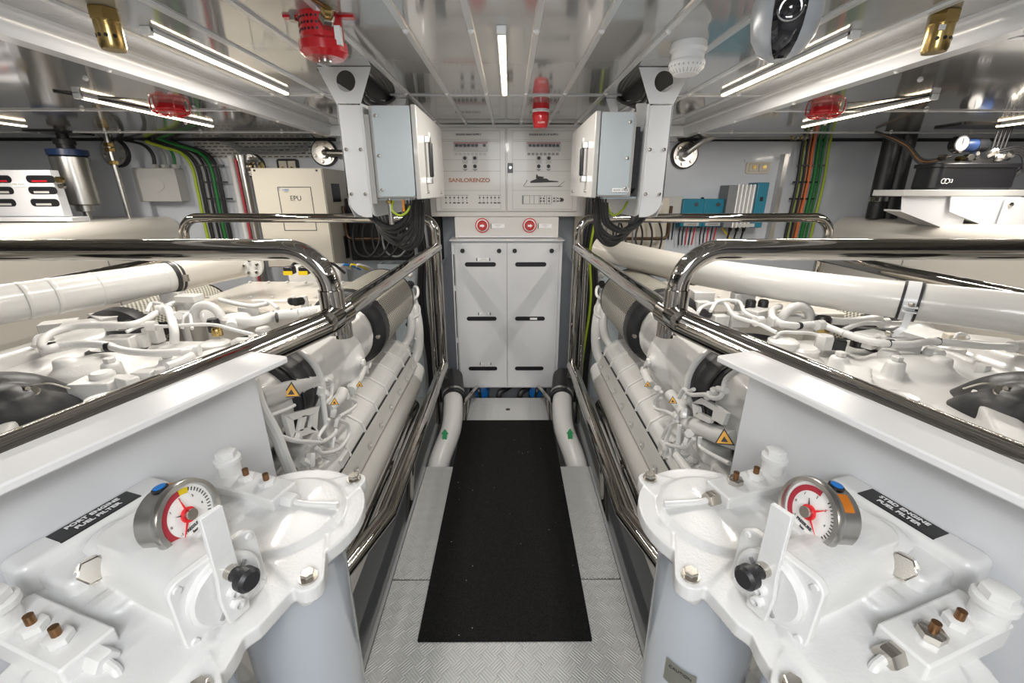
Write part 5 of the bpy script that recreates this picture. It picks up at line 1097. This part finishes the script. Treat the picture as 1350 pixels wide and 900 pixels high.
# ---- inner flank pipework (towards the walkway)
for s,E in ((-1,EL),(1,ER)):
    X = s*0.585; fx = (lambda x: x) if s<0 else (lambda x: x)
    if s<0:
        warn = [(338,527),(372,517),(410,503),(430,499)]; w2 = [(432,540),(448,524),(452,515)]; w3=[(463,515),(473,498),(478,485)]
        pipes = [(0.0065,[(430,500),(437,504),(436,522),(428,532)]),(0.0065,[(362,572),(385,580),(402,582),(425,582),(440,572),(443,566)]),(0.0065,[(445,552),(458,560),(459,575),(446,592),(425,597),(417,590)]),(0.0065,[(447,549),(465,538),(469,530),(458,524)]),(0.005,[(355,548),(378,539),(388,534)]),(0.008,[(425,520),(430,560)]),(0.006,[(440,572),(438,590)]),(0.014,[(332,500),(343,535),(357,560),(366,578),(374,600),(388,634)]),(0.006,[(430,560),(420,575),(425,582)])]
        nuts = [(424,518,0.020,0.03),(423,510,0.014,0.03),(437,549,0.018,0.03),(443,553,0.013,0.03),(395,579,0.013,0.03),(471,480,0.012,0.03),(484,492,0.010,0.04),(486,485,0.008,0.03),(458,525,0.016,0.03),(462,508,0.016,0.04),(409,597,0.018,0.05),(407,612,0.014,0.04),(372,604,0.014,0.03),(430,565,0.010,0.05),(437,586,0.012,0.03)]
        hole_c = (393,560); blk = (447,611); stick = (384,514); st2=[(441,529),(474,506)]
    else:
        warn = [(970,580),(945,572),(920,562),(904,556)]; w2 = [(884,520),(894,532),(902,545)]; w3=[(858,508),(854,500),(850,490)]
        pipes = [(0.0065,[(872,516),(864,528),(864,538),(880,543),(893,550)]),(0.0065,[(893,555),(880,565),(873,580),(885,587),(905,589),(915,578)]),(0.0065,[(976,485),(957,500),(952,520),(942,525),(930,520),(912,520),(902,513),(895,524)]),(0.008,[(896,560),(894,585)]),(0.006,[(923,576),(923,588),(935,597),(950,605),(962,611)]),(0.006,[(880,602),(865,610),(845,615)]),(0.014,[(892,600),(902,614),(912,626)]),(0.006,[(878,584),(882,570),(890,553)]),(0.006,[(904,525),(905,518),(915,513)]),(0.008,[(946,512),(958,515)])]
        nuts = [(909,571,0.020,0.03),(907,577,0.014,0.03),(892,552,0.018,0.03),(903,538,0.015,0.04),(932,524,0.014,0.03),(880,594,0.022,0.04),(892,597,0.014,0.03),(846,493,0.011,0.04),(866,515,0.020,0.02),(872,524,0.010,0.03),(885,590,0.012,0.03),(900,590,0.010,0.03),(941,513,0.014,0.04),(850,483,0.009,0.03)]
        hole_c = (925,545); blk = (880,597); stick = (955,576); st2=[(887,527),(854,506)]
    w = fin(B().tube(px_path(warn,X=s*0.60),0.026,20), 'guarded_fuel_pipe', ENG, E)
    fin(B().tube(px_path(w2,X=s*0.58),0.020,16), 'fuel_tube', ENG, E); fin(B().tube(px_path(w3,X=s*0.565),0.018,16), 'fuel_tube', ENG, E)
    for r,pts in pipes: fin(B().tube(spline(px_path(pts,X=s*0.565),5),r,10), 'injection_pipe', HOSEW, E)
    rnd = random.Random(2)
    for x,y,r,h in nuts: fin(B().hexa(at(x,y,X=s*0.57),(rnd.uniform(-0.4,0.4),rnd.uniform(-1,1),rnd.choice((-1,1))),r*0.8,h*0.8), 'union_nut', ENG, E)
    # warning triangles
    for (x,y),sz,xx in ((stick,0.024,0.572),(st2[0],0.014,0.556),(st2[1],0.013,0.545)):
        p = at(x,y,X=s*xx); fwd = Vector((CAM.x-p.x,CAM.y-p.y,CAM.z-p.z)).normalized(); up = Vector((0.0,0.35,0.9)); sd = up.cross(fwd).normalized(); up = fwd.cross(sd)
        M = Matrix((sd,up,fwd)).transposed().to_4x4(); M.translation = p+fwd*0.014
        o = fin(B(M).prism([(-sz,-sz*0.8),(sz,-sz*0.8),(0,sz*0.95)],0,0.001), 'warning_triangle', INK, w)
        fin(B(M).prism([(-sz*0.78,-sz*0.68),(sz*0.78,-sz*0.68),(0,sz*0.70)],0.001,0.0016), 'warning_sign', mat('warning_orange',(0.85,0.42,0.02),0.5), w)
        fin(B(M).prism([(-sz*0.35,-sz*0.5),(sz*0.35,-sz*0.5),(sz*0.1,-sz*0.1),(0.0,sz*0.1),(-sz*0.15,-sz*0.15)],0.0016,0.002), 'warning_symbol', INK, w)
    # cast bracket with openings, pump block and flank castings
    polys = ([[(376,547),(422,535),(420,543),(386,554)],[(376,547),(387,553),(390,572),(385,580)],[(385,580),(390,568),(412,562),(418,568)],[(420,540),(413,546),(410,566),(418,568)],[(399,548),(405,547),(400,567),(395,568)]] if s<0 else
             [[(912,531),(925,524),(945,536),(940,541),(926,533)],[(912,531),(920,536),(920,545),(914,548)],[(914,548),(920,543),(938,552),(934,558)],[(945,536),(958,545),(952,560),(938,552),(940,541)]])
    b = B()
    for pl in polys:
        q = [at(x,y,X=s*0.572) for x,y in pl]
        a_ = [b._v(v) for v in q]; c_ = [b._v(v+Vector((s*0.012,0,0))) for v in q]; n_ = len(q)
        b.bm.faces.new(a_); b.bm.faces.new(c_[::-1])
        for i in range(n_): b.bm.faces.new((a_[i],a_[(i+1)%n_],c_[(i+1)%n_],c_[i]))
    fin(b, 'open_bracket', ENG, E)
    # dark gap seen behind the bracket
    p = at(*blk,X=s*0.585)
    pb_ = fin(B().box(p,(0.05,0.07,0.075)), 'pump_block', ENG, E, bevel=0.005)
    fin(B().tube([p+Vector((-s*0.026,-0.018,0.0)),p+Vector((-s*0.026,0,-0.010)),p+Vector((-s*0.026,0.018,0.0))],0.002,6), 'cast_mark', COVER, pb_)
    b = B(); ub(b,0.62,0.80,0.55,1.22,0.42,0.70); b.cyl(P(0.64,1.02,0.70) if False else Vector((s*0.64,1.02,0.70)),Vector((s*0.64,1.02,0.50)),0.05).cyl(Vector((s*0.63,0.88,0.66)),Vector((s*0.60,0.88,0.40)),0.045).box((s*0.64,0.78,0.62),(0.08,0.10,0.2)).box((s*0.64,1.15,0.70),(0.08,0.12,0.06))
    fin(b, 'pump_casting', ENGR, E, remesh=0.006, smooth=3)
    rnd = random.Random(8)
    for i in range(14):
        y = 0.84+0.36*rnd.random(); z = 0.52+0.2*rnd.random(); fin(B().hexa((s*0.612,y,z),(-s,rnd.uniform(-0.5,0.5),rnd.uniform(-0.5,0.5)),0.010+0.010*rnd.random(),0.02), 'flank_bolt', rnd.choice((ENG,HOSEW,ENG)), E)
# ------------------------------------------------------------ support panels and fuel filters in the foreground
A18 = R(18)
for s in (-1,1):
    k = SIDE[s]
    nx, ny = -s*math.cos(A18), -math.sin(A18); dx, dy = -s*math.sin(A18), math.cos(A18)
    F = Matrix(((nx,dx,0,s*0.609),(ny,dy,0,0.540),(0,0,1,0),(0,0,0,1)))       # local: x towards the aisle, y along the panel, z up
    N = Vector((nx,ny,0)); D = Vector((dx,dy,0))
    t = thing('mounting_panel', 'white steel panel with a wide folded top ledge behind the %s fuel filter' % k, 'panel', F @ Vector((-0.03,0,-0.2)))
    fin(B(F).prism(rrect(-0.041,-0.85,0.060,0.332,0.008), 1.110, 1.124), 'top_ledge', WHITE, t, bevel=0.003)
    YZl = Matrix(((0,0,1,0),(1,0,0,0),(0,1,0,0),(0,0,0,1)))
    fin(B(F).prism([(-0.85,-0.2),(0.318,-0.2),(0.316,1.111),(-0.85,1.111)], -0.034, -0.027, YZl), 'panel_sheet', CAB, t)
    # ---- filter
    t = thing('fuel_filter', 'white duplex fuel filter with pressure gauge, signed %s ENGINE FUEL FILTER' % ('PORT' if s<0 else 'STBD'), 'fuel filter', F @ Vector((0.2,0,0.3)))
    Z0 = 0.93
    b = B(F)
    for q in (-1,1):
        c = (0.215,0.122*q)
        b.prism(circle(*c,0.128,40), Z0-0.024, Z0); b.lathe([(0.096,0),(0.096,0.004),(0.088,0.010),(0.0,0.012)], (*c,Z0-0.001),(0,0,1),40)
        for ex,ey in (((0.268,0.235),(0.345,0.030),(0.095,0.085)) if q>0 else ((0.268,0.235),(0.338,0.125),(0.095,0.085))):
            b.prism(hull(circle(ex,q*ey,0.021,16)+circle((ex+c[0]*1.0)/2,(q*ey+c[1])/2,0.045,16)), Z0-0.024, Z0+0.002)
    b.prism(hull([(0.04,-0.13),(0.04,0.13),(0.335,-0.045),(0.335,0.045),(0.30,0.13),(0.30,-0.13)]), Z0-0.024, Z0)
    # backplate, step, barrel
    fin(B(F).prism(rrect(-0.026,-0.115,0.026,0.082,0.014), 0.80, 0.988), 'backplate', FILT, t, bevel=0.010, bseg=3)
    fin(B(F).prism(rrect(0.0,-0.100,0.085,0.070,0.012), 0.82, 0.968), 'flange_step', FILT, t, bevel=0.010, bseg=3)
    b.prism(rrect(0.05,-0.055,0.19,0.055,0.03), 0.92, 0.990)
    b.cyl((0.04,-0.02,0.940),(0.282,-0.045,0.970),0.046,0.044,seg=32)
    b.prism(hull([(0.0,-0.12),(0.10,-0.14),(0.16,-0.09),(0.16,0.09),(0.10,0.12),(0.0,0.10)]), 0.91, 0.945)
    b.cyl((0.13,-0.12,0.90),(0.13,0.12,0.90),0.05)
    fin(b, 'filter_head', FILT, t, remesh=0.0024, smooth=3)
    # disc plate, valve disc and lever
    ax = Vector((1,-0.095,0.03)).normalized(); side_ = ax.cross(Vector((0,0,1))).normalized(); upv = side_.cross(ax).normalized()
    o0 = Vector((0.285,-0.045,0.981))
    M2 = Matrix((side_,upv,ax)).transposed().to_4x4(); M2.translation = o0
    fin(B(F@M2).prism(rrect(-0.054,-0.052,0.054,0.050,0.016), -0.006, 0.006), 'disc_plate', FILT, t, bevel=0.002)
    fin(B(F@M2).lathe([(0.044,0),(0.044,0.010),(0.040,0.013),(0,0.013)], (0,0,0.004),(0,0,1),36), 'valve_disc', FILT, t)
    for a_,c_ in ((-0.044,0.040),(0.044,0.040),(-0.044,-0.040),(0.044,-0.040)): fin(B(F@M2).lathe([(0.005,0),(0.004,0.003),(0,0.003)], (a_,c_,0.006),(0,0,1),10), 'screw', FILT, t)
    fin(B(F@M2).box((-0.004,-0.004,0.018),(0.070,0.004,0.004), Matrix.Rotation(-0.9*1,3,'Z')), 'disc_groove', GINK, t)
    lv = [(-0.013,-0.040),(0.013,-0.040),(0.016,0.0),(0.013,0.030),(0.013,0.118),(-0.013,0.118),(-0.013,0.030),(-0.018,0.0)]
    fin(B(F@M2@Matrix.Rotation(0.02,4,'Z')).prism(lv, 0.019, 0.026), 'lever', FILT, t, bevel=0.001)
    kb = M2 @ Vector((-0.002,0.030,0.026)); 
    fin(B(F).cyl(kb, kb+ax*0.010, 0.009), 'knob_collar', BOLT, t)
    fin(B(F).lathe([(0.008,0),(0.008,0.012),(0.0145,0.016),(0.0145,0.026),(0.011,0.030),(0,0.030)], kb+ax*0.009, ax, 24), 'lever_knob', RUB, t)
    for v in (0.002,-0.016): fin(B(F@M2).lathe([(0.007,0),(0.007,0.009),(0.0045,0.010),(0.0045,0.005),(0,0.005)], (0.002,v,0.026),(0,0,1),20), 'lever_washer', FILT, t)
    # gauge
    gz = 1.016; gax = Vector((1,0.20,0.22)).normalized(); g0 = Vector((0.165,0.004,gz))
    fin(B(F).cyl((0.150,0.010,0.985),(0.150,0.010,gz-0.03),0.010,seg=12), 'gauge_stem', BRASS, t)
    fin(B(F).hexa((0.115,0.012,0.985),(0,0,1),0.012,0.012), 'plug', BOLT, t)
    g = fin(B(F).lathe([(0.040,0),(0.046,0.004),(0.046,0.032),(0.050,0.034),(0.051,0.040),(0.049,0.045),(0.043,0.046),(0.042,0.036)], g0-gax*0.030, gax, 40), 'gauge_case', STEEL, t)
    fin(B(F).lathe([(0.0425,0),(0.0425,0.001)], g0+gax*0.0072, gax, 36), 'dial', DIALW, g)
    sd = gax.cross(Vector((0,0,1))).normalized(); ug = sd.cross(gax).normalized()
    if s<0: xa_, za_ = sd, ug
    G = Matrix((sd,ug,gax)).transposed().to_4x4(); G.translation = g0+gax*0.0084
    mir = -1 if s<0 else 1   # the right frame is mirrored, keep the dial true
    def arc(r0,r1,a0,a1,m,nm):
        n_ = 20; b_ = B(F@G); inn = [(mir*r0*math.cos(a0+(a1-a0)*i/n_), r0*math.sin(a0+(a1-a0)*i/n_)) for i in range(n_+1)]; out = [(mir*r1*math.cos(a0+(a1-a0)*i/n_), r1*math.sin(a0+(a1-a0)*i/n_)) for i in range(n_+1)]
        for i in range(n_): b_.prism([inn[i],out[i],out[i+1],inn[i+1]], 0, 0.0006)
        fin(b_, nm, m, g)
    arc(0.030,0.038,R(85),R(225),DIALR,'red_scale'); arc(0.030,0.038,R(62),R(85),YEL,'yellow_scale') if s<0 else None
    b_ = B(F@G)
    for i in range(14):
        a_ = R(60-i*8); b_.prism([(mir*0.033*math.cos(a_+0.02),0.033*math.sin(a_+0.02)),(mir*0.038*math.cos(a_+0.02),0.038*math.sin(a_+0.02)),(mir*0.038*math.cos(a_-0.02),0.038*math.sin(a_-0.02)),(mir*0.033*math.cos(a_-0.02),0.033*math.sin(a_-0.02))],0,0.0005)
    fin(b_, 'scale_marks', INK, g)
    def needle(ang, L, m, z):
        c_,s_ = mir*math.cos(ang), math.sin(ang)
        fin(B(F@G).prism([(-s_*0.0022,c_*0.0022),(c_*L,s_*L),(s_*0.0022,-c_*0.0022)], z, z+0.001), 'needle', m, g)
    needle(R(232 if s<0 else 45),0.034,NEEDLE,0.002); needle(R(95 if s<0 else -40),0.030,NEEDLE,0.003); needle(R(150 if s<0 else 115),0.020,INK,0.0015)
    fin(B(F@G).cyl((0,0,0.001),(0,0,0.010),0.008), 'needle_hub', BOLT, g); fin(B(F@G).cyl((0,0,0.001),(0,0,0.004),0.011), 'needle_disc', NEEDLE, g)
    # dial lettering in true (unmirrored) world axes
    wc = F @ (g0+gax*0.0090); wz = (F.to_3x3() @ ug).normalized(); wn = (F.to_3x3() @ gax).normalized(); wx = wz.cross(wn)
    for j,tx in enumerate(('PRESSURE','bar')): text('lettering', tx, wc-wz*(0.020+0.007*j), wx, wz, 0.0045, INK, g, 0.0002, bold=0.0002)
    for a_,tx in ((225,'-1'),(180,'0'),(135,'1'),(90,'2'),(45,'3'),(0,'4')): text('lettering', tx, wc+wx*(0.026*math.cos(R(a_)))+wz*(0.026*math.sin(R(a_))), wx, wz, 0.004, INK, g, 0.0002)
    # plug and sticker on the case top
    tp = g0-gax*0.006+ug*0.046
    fin(B(F).lathe([(0.010,0),(0.010,0.003),(0.0,0.0035)], tp-gax*0.006, ug, 20), 'filling_plug_ring', BLK, g)
    fin(B(F).lathe([(0.0075,0),(0.0075,0.005),(0.0,0.006)], tp-gax*0.006, ug, 20), 'filling_plug', BLUE, g)
    b_ = B(F); A0, A1 = (0.24,0.07) if s<0 else (0.30,0.09)
    for i in range(6):
        p_ = [g0+ (ug*math.cos(A0+A1*j)+sd*(s*math.sin(A0+A1*j)))*0.0468 for j in (i,i+1)]
        b_.bm.faces.new([b_._v(p_[0]-gax*0.016),b_._v(p_[1]-gax*0.016),b_._v(p_[1]+gax*0.001),b_._v(p_[0]+gax*0.001)])
    bmesh.ops.solidify(b_.bm, geom=b_.bm.faces[:], thickness=0.0005)
    fin(b_, 'sticker', ORANGE, g)
    # sign
    sc_ = F @ Vector((0.002,-0.014,0.9895)); X_ = D if s<0 else -D; Y_ = -N
    fin(B(F).bb(-0.016,0.020,-0.066,0.038,0.986,0.9885), 'sign_plate', BLK, t, bevel=0.0015)
    text('lettering', ('PORT' if s<0 else 'STBD')+' ENGINE', sc_+Y_*0.0065+ZA*0.0002, X_, Y_, 0.0078, PAPER, t, 0.0002, bold=0.0003)
    text('lettering', 'FUEL FILTER', sc_-Y_*0.0065+ZA*0.0002, X_, Y_, 0.0078, PAPER, t, 0.0002, bold=0.0003)
    hx = Vector((0.8,-0.25,0.55)).normalized(); h0 = Vector((0.070,-0.066,0.955)); fin(B(F).cyl(h0,h0+hx*0.012,0.0195,seg=24), 'hex_plug_collar', BOLT, t); fin(B(F).hexa(h0+hx*0.010,hx,0.018,0.014), 'hex_plug', BOLT, t)
    # end blocks with studs, capped nuts, fittings, pipes; lids, bolts and canisters
    for q in (-1,1):
        fin(B(F).prism(rrect(0.045,q*0.142-0.027,0.200,q*0.142+0.027,0.004), 0.925, 0.962), 'valve_block', FILT, t, bevel=0.003)
        fin(B(F).lathe([(0.018,0),(0.018,0.022),(0.022,0.024),(0.022,0.032),(0.019,0.034)], (0.066,q*0.152,0.962),(0,0,1),24), 'capped_nut', FILT, t)
        fin(B(F).hexa((0.066,q*0.152,0.996),(0,0,1),0.017,0.012), 'cap_top', FILT, t)
        for j,xx in enumerate((0.112,0.158)):
            fin(B(F).hexa((xx,q*0.146,0.962),(0,0,1),0.014,0.010), 'nut', (BOLT if (s>0 and j==1) else FILT), t)
            fin(B(F).cyl((xx,q*0.146,0.970),(xx,q*0.146,0.984),0.0050,seg=14), 'stud', COPPER, t)
        ex = 0.200
        fin(B(F).hexa((ex,q*0.140,0.945),(1,0,0),0.014,0.022), 'fitting', BOLT if s>0 else FILT, t)
        fin(B(F).tube(spline([(ex+0.02,q*0.140,0.945),(ex+0.045,q*0.142,0.945),(ex+0.10,q*0.152,0.948)] if q>0 else [(ex+0.02,q*0.140,0.945),(ex+0.04,q*0.142,0.938),(ex+0.045,q*0.15,0.91),(ex+0.045,q*0.16,0.86)],5),0.0055,10), 'thin_pipe', FILT, t)
        for ex_,ey_ in ((0.268,0.235),(0.345,0.030) if q>0 else (0.338,0.125)):
            bo = fin(B(F).lathe([(0.013,0),(0.013,0.003),(0.0,0.0032)], (ex_,q*ey_,Z0+0.0025),(0,0,1),24), 'washer', BOLT, t)
            fin(B(F).hexa((ex_,q*ey_,Z0+0.005),(0,0,1),0.010,0.009), 'bolt', BOLT, t)
        c = (0.205,0.118*q)
        fin(B(F).lathe([(0.060,0),(0.082,0.02),(0.090,0.05),(0.093,0.40),(0.098,0.44),(0.110,0.462),(0.118,0.470),(0.118,0.490)], (*c,Z0-0.024-0.489),(0,0,1),48), 'canister', CANI, t)
        for ex_,ey_ in ((0.330,0.035),) if q>0 else ():
            fin(B(F).lathe([(0.0,0),(0.014,0.006),(0.018,0.02),(0.018,0.03)], (ex_,q*ey_,Z0-0.052),(0,0,1),20), 'lug', FILT, t)
    if s>0:
        # warning label on the canister
        cc = F @ Vector((0.205,0.118,0)); b_ = B()
        for i in range(8):
            a0 = R(212+i*4.2); a1 = R(212+(i+1)*4.2)
            v_ = [b_._v((cc.x+0.0938*math.cos(a),cc.y+0.0938*math.sin(a),z)) for a,z in ((a0,0.60),(a1,0.60),(a1,0.655),(a0,0.655))]; b_.bm.faces.new(v_)
        bmesh.ops.solidify(b_.bm, geom=b_.bm.faces[:], thickness=0.0005)
        fin(b_, 'warning_label', mat('faded_label',(0.42,0.42,0.36),0.5), t)
        a_ = R(229); rd = Vector((math.cos(a_),math.sin(a_),0)); text('lettering', 'CAUTION', Vector((cc.x,cc.y,0.645))+rd*0.0952, ZA.cross(rd), ZA, 0.0065, INK, t, 0.0003)
